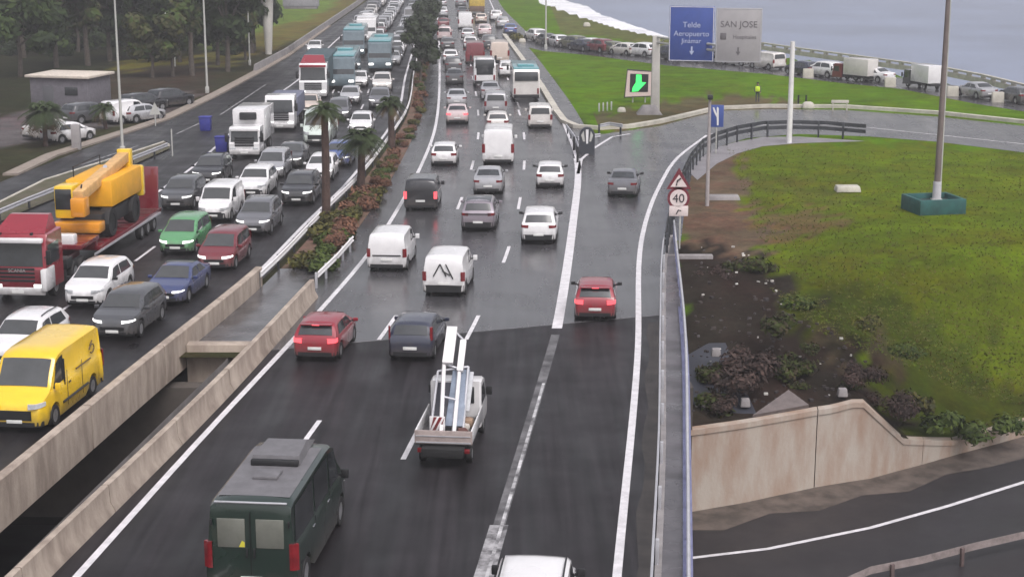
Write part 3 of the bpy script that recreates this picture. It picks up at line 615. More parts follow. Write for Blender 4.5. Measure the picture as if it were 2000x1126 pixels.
    def topglass(y0, y1, fx, m, off=.014):
        mbx = MB(); R = []
        for i in range(5):
            y = lerp(y0, y1, i / 4); t = zt(y); s = sec(y); wx = s[8][0] * fx
            R.append([(wx * q, y, t - .022 * q * q * (1 if abs(q) > .6 else .3)) for q in (-1, -.6, 0, .6, 1)])
        a, b = Vector(R[0][2]), Vector(R[-1][2]); d = (b - a); nn = Vector((0, -d.z, d.y)).normalized(); nn = nn if nn.z > 0 or (abs(nn.z) < .2 and nn.y * y0 > 0) else -nn
        if nn.y * (1 if y0 > 0 else -1) < 0: nn = -nn
        mbx.grid([[Vector(p) + nn * (off + .008) for p in r] for r in R], m); return mbx
    P.append(('windscreen', topglass(S['ws'][0], S['ws'][1], .97, M_glass_b), None))
    if not o.get('blank'):
        P.append(('rear_window', topglass(S['rw'][0], S['rw'][1], .90, o.get('rearglass', M_glass)), None))
    def sideglass(y0b, y1b, y0t, y1t, s):
        mbx = MB(); R = []
        for j in range(3):
            v = j / 2; row = []
            for i in range(6):
                t = i / 5; y = lerp(lerp(y0b, y1b, t), lerp(y0t, y1t, t), v); q = sec(y); f = lerp(.05, .90, v)
                row.append((s * (lerp(q[6][0], q[7][0], f) + .014), y, lerp(q[6][1], q[7][1], f)))
            R.append(row)
        mbx.grid(R, M_glass); return mbx
    sw = list(S['side'])
    if o.get('glazed'): sw += [(-1.1, -.15, -1.1, -.15), (-1.95, -1.2, -1.9, -1.2)] if kind == 'smallvan' else [(-.7, .6, -.7, .6), (-2.45, -.85, -2.4, -.85)]
    for s in (1, -1):
        for q in sw: P.append(('side_window', sideglass(*q, s), None))
    for s in (1, -1):
        ym = S['side'][0][1] - .02; zm = bz + .07
        mm = MB(); mm.box((s * (wd(ym) + .12), ym, zm), (.20, .10, .14 if not tall else .24), PAINT0 if not o.get('darkmirror') else M_black, .03); mm.box((s * (wd(ym) + .04), ym, zm - .04), (.16, .05, .07), M_black)
        P.append(('wing_mirror', mm, None))
    if o.get('rails'):
        for s in (1, -1): P.append(('roof_rail', MB().tube([(s * k * rk * .93, y, zt(y) + .045) for y in (-1.45, -1.2, -.4, .2)], .022, M_chrome if o.get('rails') == 2 else M_black, 6), None))
    if o.get('roofblack'):
        R = []
        for i in range(6):
            y = lerp(tp[4][0] + .12, tp[8][0] - .05, i / 5); s = sec(y); R.append([(s[8][0] * .98 * q, y, zt(y) + .014 - .018 * q * q) for q in (-1, -.5, 0, .5, 1)])
        P.append(('roof_panel', MB().grid(R, o['roofblack']), None))
    if o.get('spoiler'):
        y = tp[4][0] - .06; P.append(('spoiler', MB().box((0, y, zt(tp[4][0]) + .02), (k * rk * 1.8, .26, .035), PAINT0, .012), None))
        P.append(('brake_light', MB().box((0, y - .135, zt(tp[4][0]) + .02), (.28, .02, .03), o['spoiler']), None))
    if o.get('strip'):
        P.append(('lamp_strip', MB().box((0, -h - .012, o['strip']), (W * .74, .02, .06), M_black, .008), None))
    for yy in (wy, -wy):
        for s in (1, -1):
            xw_ = s * (k - .115)
            ty = MB(); a = []
            prof = [(-.10, wr*.62), (-.105, wr*.95), (-.07, wr), (.07, wr), (.105, wr*.95), (.10, wr*.62)]
            for i in range(16):
                an = 2 * math.pi * i / 16; a.append([(xw_ + s * p, yy + r * math.cos(an), wr + r * math.sin(an)) for p, r in prof])
            a.append(a[0]); ty.grid(a, M_tyre, close=False)
            P.append(('wheel', ty, None))
            rm = MB(); cs = [(xw_ + s * .085, yy + wr*.63 * math.cos(2*math.pi*i/16), wr + wr*.63 * math.sin(2*math.pi*i/16)) for i in range(16)]
            rm.add(cs + [(xw_ + s * .07, yy, wr)], [(i, (i+1) % 16, 16) for i in range(16)], M_rim); P.append(('rim', rm, 'wheel'))
    return P
_proto = {}
def swap(o, pm, lights):
    for c in o.children:
        if c.type == 'MESH':
            for i, s in enumerate(c.material_slots):
                src = c.data.materials[i]
                if src in (PAINT0, M_head, M_tail):
                    s.link = 'OBJECT'; s.material = pm if src == PAINT0 else (M_head_on if 'h' in lights else M_head) if src == M_head else (M_tail_on if 't' in lights else M_tail)
        swap(c, pm, lights)
GRP = {'hatch': 'hatchbacks in the traffic', 'suv': 'SUVs in the traffic', 'sedan': 'saloon cars in the traffic', 'mpv': 'people carriers in the traffic', 'smallvan': 'small vans in the traffic', 'van': 'large vans in the traffic'}
NAME = {'hatch': 'hatchback_car', 'suv': 'suv_car', 'sedan': 'saloon_car', 'mpv': 'people_carrier', 'smallvan': 'small_van', 'van': 'delivery_van'}
CAT = {'hatch': 'car', 'suv': 'car', 'sedan': 'car', 'mpv': 'car', 'smallvan': 'van', 'van': 'van'}
def vehicle(kind, loc, d, colour, label, lights='', opt=None):
    opt = opt or {}; key = (kind, tuple(sorted((a, str(b)) for a, b in opt.items())))
    if key not in _proto:
        r = thing(NAME[kind], (0, 0, 0)); made = {}
        for nm, mbx, par in car_parts(kind, opt):
            o = mbx.build(nm, made.get(par, r), 40 if nm == 'body' else 35); made[nm] = o
        _proto[key] = r
    else: r = copy_tree(_proto[key])
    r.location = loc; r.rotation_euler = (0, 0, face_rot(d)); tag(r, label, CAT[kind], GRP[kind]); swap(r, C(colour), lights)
    return r
_far = {}
def far_vehicle(kind, loc, d, colour, label, lights='', group='vehicles in the far jam', opt=None):
    key = (kind, str(opt))
    if key not in _far:
        mbx = MB(); mbx.mi(PAINT0)
        for nm, b, par in car_parts(kind, opt or {}): mbx.merge(b)
        o = mbx.build(NAME[kind], ang=40); _far[key] = o
    else: o = _far[key].copy(); COL.objects.link(o)
    o.location = loc; o.rotation_euler = (0, 0, face_rot(d)); tag(o, label, CAT[kind], group)
    for i, s in enumerate(o.material_slots):
        src = o.data.materials[i]; t = C(colour) if src == PAINT0 else (M_head_on if 'h' in lights else M_head) if src == M_head else (M_tail_on if 't' in lights else M_tail) if src == M_tail else None
        if t: s.link = 'OBJECT'; s.material = t
    return o
Z0 = 0.022
def out(kind, px, py, colour, label, lights='', opt=None, c=RL, far=False, dd=None):       # leaving traffic: (px, py) = foot of its rear
    p = G(px, py, Z0); d = dd or c.dir(p.y + 2); p = p + d * (SPEC[kind]['L'] / 2 - .25)
    return (far_vehicle if far else vehicle)(kind, p, d, colour, label, lights, opt=opt)
def inc(kind, px, py, colour, label, lights='h', opt=None, far=False):                      # oncoming: (px, py) = foot of its front
    p = G(px, py, Z0); d = RL.dir(p.y + 2, -1); p = p - d * (SPEC[kind]['L'] / 2 - .25)
    return (far_vehicle if far else vehicle)(kind, p, d, colour, label, lights, opt=opt)

# ------------------------------------------------------------------ outbound traffic (seen from behind)
out('hatch', 618, 704, 'red', 'red hatchback braking beside the left edge line, next to the concrete barrier', 't', dict(spoiler=M_tail_on))
out('hatch', 803, 704, 'navy', 'dark navy hatchback with tall lamps up its rear pillars, ahead of the small pickup', '', dict(highlamp=1))
out('hatch', 1162, 626, 'red', 'red hatchback alone in the exit lane, crossing the bridge joint', 't', dict(spoiler=M_tail_on, darkmirror=1), c=L3)
out('smallvan', 757, 530, 'white', 'white windowless small van by the left edge line with dark strip on its doors', '', dict(blank=1, strip=.82))
vl = out('smallvan', 868, 578, 'white', 'white small van with a dark folded drawing on its rear doors', '', dict(blank=1, bigbump=1))
out('suv', 1052, 477, 'white', 'white SUV with white roof in the third lane, nearest white car to the gore line', '', dict(darkmirror=1, bigbump=1))
out('suv', 934, 452, 'purple', 'mauve grey SUV with black roof and full-width rear lamp bar', '', dict(roofblack=M_glass, strip=.98, bigbump=1))
out('smallvan', 822, 412, 'black', 'black van with both rear lamps glowing beside the median shrubs', 't', dict(blank=1))
out('sedan', 953, 380, 'silver', 'silver saloon between the tall white van and the mauve SUV')
out('hatch', 1074, 368, 'white', 'white hatchback with dark mirrors in the third lane, ahead of the white SUV', '', dict(darkmirror=1))
out('sedan', 1215, 385, 'grey', 'grey saloon driving up the slip road towards the bend', '', dict(darkmirror=1), dd=Vector((.13, 1, 0)).normalized())
out('hatch', 867, 325, 'white', 'white hatchback close to the median ahead of the black van')
out('van', 973, 322, 'white', 'tall white delivery van with closed blank rear doors in the middle lane', '', dict(blank=1))
p = G(1048, 1078, 1.87); d = RL.dir(40); p = p - d * .55; p.z = Z0
vehicle('smallvan', p, d, 'white', 'white van cut off by the bottom edge of the picture, only its roof showing', '', dict(darkmirror=1, rails=1))
out('hatch', 972, 258, 'offwhite', 'off-white car directly ahead of the tall white delivery van')
out('smallvan', 968, 224, 'silver', 'silver small van with wide rear window, third vehicle ahead in the middle lane')
out('sedan', 893, 243, 'pink', 'pale saloon braking with its left lamp bright red by the median', 't')
out('sedan', 892, 210, 'lightgrey', 'light grey saloon directly ahead of the braking pale saloon')
ov = out('smallvan', 1055, 252, 'offwhite', 'boxy off-white four-wheel drive with two rear panes in the right-hand lane', '', dict(glazed=1))
out('sedan', 958, 194, 'silver', 'silver saloon tucked behind the white minibus')
out('sedan', 888, 166, 'darkgrey', 'dark grey saloon, nearer of the two dark cars by the tree row')
out('suv', 886, 143, 'darkgrey', 'dark grey SUV, farther of the two dark cars by the tree row', '', None)
# the van drawing (folded ladder-like mark on the rear door)
mk = MB()
for a, b in (((-.15, 1.5), (-.45, .95)), ((-.15, 1.5), (.12, .95)), ((.1, 1.5), (.42, .85)), ((-.05, 1.2), (.3, 1.0))):
    mk.tube([(a[0], -2.147, a[1]), (b[0], -2.155, b[1])], .028, M_black, 4)
mk.build('door_drawing', vl)
# far outbound
far_out = [(1,'hatch',880,124,'white'),(1,'hatch',874,98,'darkgrey'),(1,'smallvan',868,80,'pink'),(1,'hatch',866,56,'darkred'),(1,'suv',864,34,'lightgrey'),(1,'hatch',863,14,'silver'),(1,'hatch',862,-6,'grey'),
  (2,'van',928,126,'darkred'),(2,'hatch',919,96,'white'),(2,'hatch',914,78,'lightgrey'),(2,'van',909,58,'white'),(2,'sedan',904,32,'darkgrey'),(2,'suv',900,14,'grey'),(2,'hatch',899,-6,'white'),
  (3,'van',976,124,'beige'),(3,'suv',992,152,'white'),(3,'suv',956,96,'darkgrey'),(3,'suv',947,72,'pink'),(3,'hatch',940,46,'beige')]
cnt = {1: 0, 2: 0, 3: 0}; LN = {1: 'outbound lane beside the tree row', 2: 'middle outbound lane', 3: 'outbound lane beside the grass'}
CN = dict(darkgrey='dark grey', lightgrey='light grey', darkred='dark red', offwhite='off-white', midblue='blue', pink='pale pinkish')
KN = dict(hatch='hatchback', suv='SUV', sedan='saloon', mpv='people carrier', smallvan='small van', van='tall van')
ORD = ['', 'first', 'second', 'third', 'fourth', 'fifth', 'sixth', 'seventh', 'eighth', 'ninth', 'tenth', 'eleventh', 'twelfth', 'thirteenth', 'fourteenth', 'fifteenth', 'sixteenth', 'seventeenth', 'eighteenth', 'nineteenth', 'twentieth', 'twenty-first', 'twenty-second', 'twenty-third', 'twenty-fourth', 'twenty-fifth']
for ln, kd, px, py, co in far_out:
    cnt[ln] += 1
    out(kd, px, py, co, 'distant %s %s, %s from the near end, %s' % (CN.get(co, co), KN[kd], ORD[cnt[ln]], LN[ln]), '', dict(blank=1) if kd == 'van' else None, far=True)

# ------------------------------------------------------------------ oncoming traffic (seen from the front)
inc('van', 36, 842, 'yellow', 'yellow delivery van with a dark horn mark on its side, by the tan parapet', '', dict(blank=1))
inc('suv', 224, 664, 'darkgrey', 'dark grey SUV right behind the yellow van')
inc('sedan', 323, 596, 'blue', 'dark blue saloon with sunroof behind the dark grey SUV', 'h', dict(roofblack=M_glass))
inc('mpv', 421, 529, 'darkred', 'dark red people carrier with bright headlights at the parapet end')
inc('suv', 494, 461, 'grey', 'mid-grey SUV with silver rails behind the dark red people carrier', 'h', dict(rails=2))
inc('suv', 580, 402, 'black', 'black SUV with lit lamps beside the nearest palm trunk', 'h', dict(rails=1))
inc('hatch', 623, 354, 'white', 'white hatchback half hidden behind the nearest palm trunk')
inc('hatch', 659, 326, 'midblue', 'bright blue hatchback beneath the wide palm crown')
inc('hatch', 704, 262, 'white', 'white hatchback with its bonnet showing above the wide palm crown')
inc('suv', 741, 214, 'grey', 'grey SUV beside the smallest palm, ahead of the pale SUV')
inc('suv', 746, 180, 'offwhite', 'pale SUV just in front of the teal coach nearest the median')
inc('suv', 17, 722, 'white', 'white SUV with black roof rails half hidden behind the yellow van', '', dict(rails=1, darkmirror=1))
inc('suv', 166, 602, 'white', 'white crossover with black side glass between the red lorry and the dark SUV', '', dict(darkmirror=1))
inc('mpv', 345, 498, 'green', 'light green people carrier, the only green car of the jam')
inc('smallvan', 418, 434, 'white', 'white small van with black bumper behind the green car', '', dict(blank=1, bigbump=1))
inc('suv', 492, 388, 'white', 'white SUV with a wide black grille behind the white small van', '', dict(bigbump=1))
inc('mpv', 527, 350, 'silver', 'silver people carrier between two rows, behind the white SUV')
inc('sedan', 563, 329, 'darkgrey', 'dark grey saloon with glinting lamps in front of the pale mint van')
inc('van', 618, 284, 'mint', 'pale mint van between the white lorry cab and the palms', '', dict(glazed=1))
inc('sedan', 600, 223, 'beige', 'beige saloon just in front of the red-roofed lorry')
inc('mpv', 660, 236, 'grey', 'grey people carrier hidden partly behind the palm top')
inc('hatch', 683, 205, 'lightgrey', 'light grey hatchback close in front of the teal coach by the lorry')
inc('hatch', 700, 172, 'white', 'white hatchback between the two front teal coaches')
inc('suv', 345, 411, 'darkgrey', 'dark SUV beside the raised ramps of the low-loader')
inc('suv', 404, 363, 'black', 'black four-wheel drive with lit lamps in front of the white box lorry', 'h', dict(rails=1))
p = G(616, 103, Z0); vehicle('hatch', p, LR.dir(p.y, -1), 'white', 'white hatchback alone on the side road left of the red-roofed lorry', 'h')
# far oncoming queues, three lanes packed to the top of the picture
def ordn(n):
    if n < len(ORD): return ORD[n]
    return {2: 'twenty', 3: 'thirty'}[n // 10] + '-' + ORD[n % 10] if n % 10 else {2: 'twentieth', 3: 'thirtieth'}[n // 10]
rnd = random.Random(11); LNI = {0: 'oncoming lane beside the tree row', 1: 'middle oncoming lane', 2: 'outer oncoming lane'}
for ln, y0, gap in ((0, 182, 5.5), (1, 213, 5.5), (2, 232, 5.6)):
    y = y0 + rnd.random() * 2; n = 0
    while y < 395 and n < 39:
        n += 1
        kd = rnd.choice(['hatch', 'hatch', 'suv', 'suv', 'sedan', 'mpv', 'smallvan', 'van' if n % 4 == 0 else 'hatch']); co = rnd.choice(['white'] * 6 + ['silver', 'lightgrey', 'offwhite', 'grey', 'darkgrey', 'darkred', 'silver'])
        off = -(0.9 + 1.7 + 3.35 * ln) + rnd.uniform(-.25, .25); d = LR.dir(y, -1)
        far_vehicle(kd, Vector((LR(y) + off, y, Z0)), d, co, 'distant %s %s, %s of the packed queue, %s' % (CN.get(co, co), KN[kd], ordn(n), LNI[ln]), 'h' if rnd.random() < .35 else '', opt=dict(blank=1) if kd == 'van' else None)
        y += gap + rnd.random() * 1.2 + (1.3 if kd == 'van' else 0)

# ------------------------------------------------------------------ lorries, coaches
def wheel_pair(root, y, half, r, wdt=.28, z=0, rim=None):
    for s in (1, -1):
        ty = MB(); x = s * (half - wdt / 2); rows = []
        for i in range(18):
            an = 2 * math.pi * i / 18; rows.append([(x + s * p, y + q * math.cos(an), r + z + q * math.sin(an)) for p, q in ((-wdt/2, r*.6), (-wdt/2, r*.95), (-wdt*.35, r), (wdt*.35, r), (wdt/2, r*.95), (wdt*.48, r*.6))])
        ty.grid(rows + [rows[0]], M_tyre); w_ = ty.build('wheel', root)
        cs = [(x + s * wdt * .42, y + r*.6 * math.cos(2*math.pi*i/16), r + z + r*.6 * math.sin(2*math.pi*i/16)) for i in range(16)]
        MB().add(cs + [(x + s * wdt * .30, y, r + z)], [(i, (i+1) % 16, 16) for i in range(16)], rim or M_rim).build('rim', w_)
def cab(root, yf, W, H, L, m_low, m_up, visor=None, deflect=None, z0=.45, m_grille=M_black, lit=True):
    k = W / 2
    prof = [(yf - L, z0), (yf - .06, z0), (yf, z0 + .1), (yf, H*.48), (yf - .10, H*.52), (yf - .26, H*.90), (yf - .45, H), (yf - L, H)]
    b = MB(); n = len(prof); sec = lambda f: [(s * k * f, y, z) for y, z in prof for s in (1,)]
    rows = []
    for x, ins in ((-k, .06), (-k + .07, 0), (k - .07, 0), (k, .06)):
        cy = sum(p[0] for p in prof) / n; cz = sum(p[1] for p in prof) / n
        rows.append([(x, y + (cy - y) * ins * .5, z + (cz - z) * ins * .5) for y, z in prof])
    b.grid(rows, m_up, close=True); b.f += [tuple(range(n)), tuple(range(3*n, 4*n))]; b.m += [0, 0]
    o = b.build('cab', root, 30)
    g = MB(); g.add([(-k*.90, yf - .105 + .02, H*.535), (k*.90, yf - .105 + .02, H*.535), (k*.86, yf - .25 + .02, H*.875), (-k*.86, yf - .25 + .02, H*.875)], [(0, 1, 2, 3)], M_glass); g.build('windscreen', root)
    for s in (1, -1):
        MB().add([(s * (k + .012), yf - .28, H*.54), (s * (k + .012), yf - L + .5, H*.54), (s * (k + .005), yf - L + .5, H*.84), (s * (k + .005), yf - .42, H*.84)], [(0, 1, 2, 3)], M_glass).build('side_window', root)
        mm = MB(); mm.box((s * (k + .17), yf - .05, H*.68), (.22, .12, .62), M_black, .03); mm.box((s * (k + .06), yf - .09, H*.68), (.2, .05, .05), M_black); mm.build('wing_mirror', root)
        MB().box((s * k*.74, yf + .02, z0 + .28), (k*.36, .06, .2), M_head_on if lit else M_head, .03).build('headlight', root)
    gr = MB()
    for i in range(4): gr.box((0, yf + .015, z0 + .52 + i*.17), (k*1.25, .05, .12), m_grille, .01)
    gr.build('grille', root)
    MB().box((0, yf + .03, z0 + .06), (W*.98, .14, .34), m_low, .05).build('bumper', root)
    MB().box((0, yf + .115, z0 + .05), (.52, .02, .12), M_plate).build('number_plate', root)
    if visor: MB().box((0, yf - .02, H*.93), (W*.96, .3, .22), visor, .06).build('sun_visor', root)
    if deflect:
        d = MB(); d.add([(-k*.92, yf - .5, H + .01), (k*.92, yf - .5, H + .01), (k*.84, yf - L + .1, H + .01), (-k*.84, yf - L + .1, H + .01), (-k*.7, yf - L + .45, H + .62), (k*.7, yf - L + .45, H + .62), (k*.7, yf - L + .1, H + .62), (-k*.7, yf - L + .1, H + .62)],
              [(0, 1, 5, 4), (1, 2, 6, 5), (3, 0, 4, 7), (4, 5, 6, 7), (2, 3, 7, 6)], deflect); d.build('roof_deflector', root, 20)
    wheel_pair(root, yf - 1.35, k - .02, .5); return o
def text(s, size, m, parent, loc, rot=(math.pi/2, 0, 0), name='lettering', ext=.004):
    cu = bpy.data.curves.new(name, 'FONT'); cu.body = s; cu.size = size; cu.align_x = 'CENTER'; cu.align_y = 'CENTER'; cu.extrude = ext; cu.materials.append(m)
    f = bpy.data.objects.new('tmp', cu); COL.objects.link(f); bpy.context.view_layer.update()
    me = bpy.data.meshes.new_from_object(f.evaluated_get(bpy.context.evaluated_depsgraph_get())); bpy.data.objects.remove(f)
    o = bpy.data.objects.new(name, me); COL.objects.link(o); o.parent = parent; o.location = loc; o.rotation_euler = rot; return o
def lorry_at(px, py, name, label, group='lorries in the jam'):
    p = G(px, py, Z0); d = RL.dir(p.y + (9 if 'low_loader' in name else 3), -1); return thing(name, p, face_rot(d), label, 'lorry', group)
# origin = foot of the front; +y forward
W_, Rd, DR = C('white'), C('red'), C('darkred')
t = lorry_at(38, 590, 'low_loader_lorry', 'red and white low-loader lorry with raised dark red ramps carrying a yellow machine')
cab(t, 0, 2.5, 2.95, 2.3, W_, Rd, visor=W_, deflect=Rd, m_grille=M_black)
MB().box((0, .012, 1.05), (2.2, .05, .85), DR, .02).build('nose_panel', t); text('SCANIA', .22, W_, t, (0, .06, 1.42), (math.pi/2, 0, math.pi))
for s in (1, -1): MB().box((s * 1.2, -.42, 1.0), (.26, 1.2, 1.0), W_, .07).build('side_fairing', t)
for s in (1, -1): MB().box((s * .7, -.1, 3.02), (.1, .16, .1), M_black).build('marker_lamp', t)
ch = MB(); ch.box((0, -4.2, .85), (.9, 5.2, .3), DR, .02); ch.box((0, -3.4, 1.05), (2.3, .8, .5), M_black, .05); ch.build('chassis', t)
dk = MB(); dk.box((0, -6.2, 1.45), (2.4, 2.6, .22), DR, .03); dk.box((0, -12.6, .92), (2.5, 10.4, .24), DR, .03); dk.box((0, -7.4, 1.2), (2.2, .25, .7), DR, .02)
for i in range(10): dk.box((0, -8.2 - i, 1.045), (2.3, .12, .03), mat('deck_timber', (.12, .06, .055), .8) if i == 0 else dk.mats[-1], .0)
dk.build('trailer_deck', t)
for s in (1, -1): MB().box((s * 1.27, -12.0, .80), (.05, 11, .10), M_galv).build('side_rail', t)
for s in (1, -1): MB().box((s * .62, -17.75, 2.1), (1.05, .12, 2.3), DR, .03, rot=Matrix.Rotation(R_(8), 3, 'X').to_quaternion()).build('loading_ramp', t)
MB().box((0, -5.35, 1.75), (1.6, .6, .5), W_, .08).build('tool_box', t)
for y in (-4.0, -5.2): wheel_pair(t, y, 1.2, .5)
for y in (-14.2, -15.3, -16.4): wheel_pair(t, y, 1.25, .40)
# the yellow machine on the low-loader
p = G(38, 590, Z0); d = RL.dir(p.y + 9, -1); mp = p - d * 11.6
Y_, OR = C('yellow'), C('orange')
m = thing('wheeled_crane', (mp.x, mp.y, 1.07), face_rot(d), 'yellow wheeled crane with a folded boom standing on the red low-loader', 'crane')
for y in (1.9, -1.9): wheel_pair(m, y, 1.2, .72, .5, rim=M_black)
MB().box((0, 0, .9), (2.0, 6.0, .75), M_black, .08).build('undercarriage', m)
hb = MB(); hb.box((-.05, -.6, 2.1), (2.35, 5.0, 1.35), mat('machine_orange', (.82, .40, .015), .5, vary=.2, vscale=.8), .12); hb.build('superstructure', m)
MB().box((-.15, -3.2, 1.95), (2.25, .5, 1.6), Y_, .12).build('counterweight', m)
cb = MB(); cb.box((.72, 2.6, 1.9), (.95, 1.5, 1.6), Y_, .12); cb.build('operator_cab', m)
g = MB(); g.box((.72, 3.36, 2.05), (.8, .04, 1.0), M_glass, .02); g.box((1.205, 2.6, 2.1), (.03, 1.1, .9), M_glass, .01); g.build('cab_glass', m)
bo = MB(); bo.box((-.45, .9, 2.85), (.55, 7.4, .5), mat('boom_paint', (.70, .42, .17), .5, vary=.25), .05, rot=Matrix.Rotation(R_(-6.5), 3, 'X').to_quaternion()); bo.build('boom', m)
MB().box((-.45, -2.85, 3.1), (.7, .5, 1.1), Y_, .06).build('boom_pivot', m)
MB().box((-.45, 4.4, 1.9), (.7, .8, .9), OR, .08).build('hook_block', m); MB().tube([(-.45, -1.6, 2.4), (-.45, .4, 3.2)], .11, M_chrome, 8).build('lift_cylinder', m)
MB().box((0, 3.4, .75), (2.3, .9, .5), OR, .05).build('outrigger', m)
for y in (-2.2, -1.2, -.2): MB().box((1.13, y, 2.2), (.03, .7, .7), M_black, .01).build('vent', m)
MB().tube([(.9, -2.9, 2.8), (.9, -2.9, 3.3), (.9, 1.2, 3.3), (.9, 1.2, 2.8)], .03, M_black, 5).build('handrail', m)
MB().tube([(-.45, 4.4, 2.2), (-.45, 4.0, 2.9)], .04, M_black, 5).build('hook_cable', m)
MB().tube([(-.1, -2.4, 2.9), (-.15, -.5, 3.15), (-.15, 2.5, 2.75)], .05, M_black, 5).build('hydraulic_hose', m)

def box_lorry(px, py, label, cabm, boxm, W, Hc, Hb, Lb, visor=None, deflect=None, name='box_lorry', lit=False, Lc=1.9, fridge=False):
    t = lorry_at(px, py, name, label); cab(t, 0, W, Hc, Lc, cabm, cabm, visor, deflect, z0=.4, lit=lit)
    b = MB(); b.box((0, -Lc - .15 - Lb / 2, (Hb + .95) / 2), (W * 1.05, Lb, Hb - .95), boxm, .05); b.build('cargo_box', t)
    f = MB(); f.box((0, -Lc - Lb / 2, .72), (W * .8, Lb, .3), M_black, .03); f.build('chassis', t)
    if fridge: MB().box((0, -Lc - .02, Hb - .45), (W * .55, .4, .5), M_black, .06).build('cooling_unit', t)
    wheel_pair(t, -Lc - Lb + 1.3, W / 2, .46); return t
box_lorry(478, 310, 'white box lorry with a cooling unit above its cab, behind the black four-wheel drive', W_, W_, 2.1, 2.15, 3.15, 4.4, visor=W_, fridge=True)
box_lorry(547, 257, 'white lorry cab with a big dark windscreen and grey-blue body behind it', W_, mat('slate_tarp', (.16, .17, .24), .6, vary=.3), 2.25, 2.75, 2.4, 5.5, lit=True)
t = box_lorry(612, 194, 'white-fronted lorry with a red roof pulling a long dark teal trailer', W_, mat('teal_tarp', (.05, .085, .10), .6, vary=.3), 2.5, 3.2, 3.5, 11, visor=Rd, deflect=Rd, lit=True, Lc=2.3)
wheel_pair(t, -9, 1.25, .46); wheel_pair(t, -10.1, 1.25, .46)
def coach(loc, d, label, low, L=11.5, H=3.2, W=2.5, roof=None, front_dark=None, group='teal-roofed coaches', rear=False, name='coach'):
    t = thing(name, loc, face_rot(d), label, 'bus', group); h = L / 2; k = W / 2; roof = roof or C('teal')
    prof = [(-h, .4), (h - .1, .4), (h, .6), (h, 1.2), (h - .12, 1.5), (h - .35, H - .25), (h - .6, H - .05), (-h + .25, H - .05), (-h, H - .4)]
    b = MB(); n = len(prof); rows = []
    for x, ins in ((-k, .05), (-k + .1, 0), (k - .1, 0), (k, .05)):
        rows.append([(x, y * (1 - ins * .3), z + (H / 2 - z) * ins) for y, z in prof])
    b.grid(rows, low, close=True); b.f += [tuple(range(n)), tuple(range(3*n, 4*n))]; b.m += [0, 0]; b.build('body', t, 30)
    r = MB(); r.box((0, -.1, H + .0), (W * .95, L - .8, .16), roof, .06); r.build('roof', t)
    rh = MB(); rh.box((0, -1.5, H + .17), (1.5, 2.4, .2), roof, .06); rh.build('air_conditioner', t)
    MB().add([(-k*.93, h + .005 - .115, 1.5), (k*.93, h - .11, 1.5), (k*.90, h - .34, H - .42), (-k*.90, h - .34, H - .42)], [(0, 1, 2, 3)], M_glass).build('windscreen', t)
    for s in (1, -1):
        sb = MB()
        for i in range(6): a = -h + .5 + i * (L - 1.6) / 6; sb.box((s * (k + .004), a + (L - 1.6) / 12, 2.05), (.02, (L - 1.6) / 6 - .1, 1.0), M_glass)
        sb.build('side_window', t)
        MB().box((s * k * .72, h + .01, .85), (.5, .06, .22), M_head_on if not rear else M_head, .04).build('headlight', t)
        MB().box((s * k * .86, -h - .01, 1.0), (.16, .05, .5), M_tail, .02).build('tail_light', t)
        MB().box((s * (k + .18), h + .15, 2.3), (.2, .16, .5), M_black, .04).build('wing_mirror', t)
    MB().box((0, -h + .03, 2.3), (W * .86, .14, .8), M_glass, .02, rot=Matrix.Rotation(R_(-6), 3, 'X').to_quaternion()).build('rear_window', t)
    MB().box((0, -h - .01, .55), (W * .96, .08, .3), M_black, .03).build('bumper', t)
    wheel_pair(t, h - 2.5, k, .48); wheel_pair(t, -h + 2.8, k, .48); return t
cbod = mat('coach_side', (.15, .20, .23), .35, coat=.6, vary=.25)
for px, py, lab in ((668, 176, 'teal-roofed coach with a dark windscreen beside the red-roofed lorry'), (691, 113, 'teal-roofed coach farthest back, behind the one beside the red-roofed lorry'), (742, 141, 'teal-roofed coach with lit headlamps nearest to the median')):
    p = G(px, py, Z0); d = RL.dir(p.y, -1); coach(p - d * 5.6, d, lab, cbod)
p = G(716, 84, Z0); d = LR.dir(p.y, -1); coach(p - d * 4, d, 'white coach behind the teal-roofed coaches in the oncoming lanes', W_, roof=W_, L=9, group='white coaches and buses')
p = G(1028, 200, Z0); d = RL.dir(p.y); coach(p + d * 4.2, d, 'bus with white rear and teal roof leaving beside the grass', C('offwhite'), L=8.5, H=2.95, W=2.4, rear=True)
p = G(947, 172, Z0); d = RL.dir(p.y); t = coach(p + d * 3.2, d, 'white minibus with a large dark rear window in the middle outbound lane', W_, L=6.4, H=2.5, W=2.1, roof=W_, group='white coaches and buses', rear=True, name='minibus')
MB().box((0, -3.19, 1.72), (1.6, .06, .95), M_glass, .03).build('rear_window', t)
p = G(932, 30, Z0); d = RL.dir(p.y); t = thing('tipper_lorry', p + d * 4, face_rot(d), 'yellow and brown tipper lorry far up the outbound lane by the grass', 'lorry')
tb = MB(); tb.box((0, -1, 2.2), (2.5, 5.6, 2.2), mat('tipper_yellow', (.62, .44, .08), .6, vary=.3), .1); tb.build('tipper_body', t); MB().box((0, -3.9, 1.0), (2.4, .12, .9), mat('tipper_brown', (.16, .10, .07), .7, vary=.3), .03).build('tailboard', t)
cab(t, 4.2, 2.4, 2.8, 2.0, Y_, Y_, lit=False); MB().box((0, -.4, .8), (1.2, 7, .3), M_black).build('chassis', t)
for y in (-1.6, -2.8): wheel_pair(t, y, 1.2, .5)
p = G(1665, 162, 0)

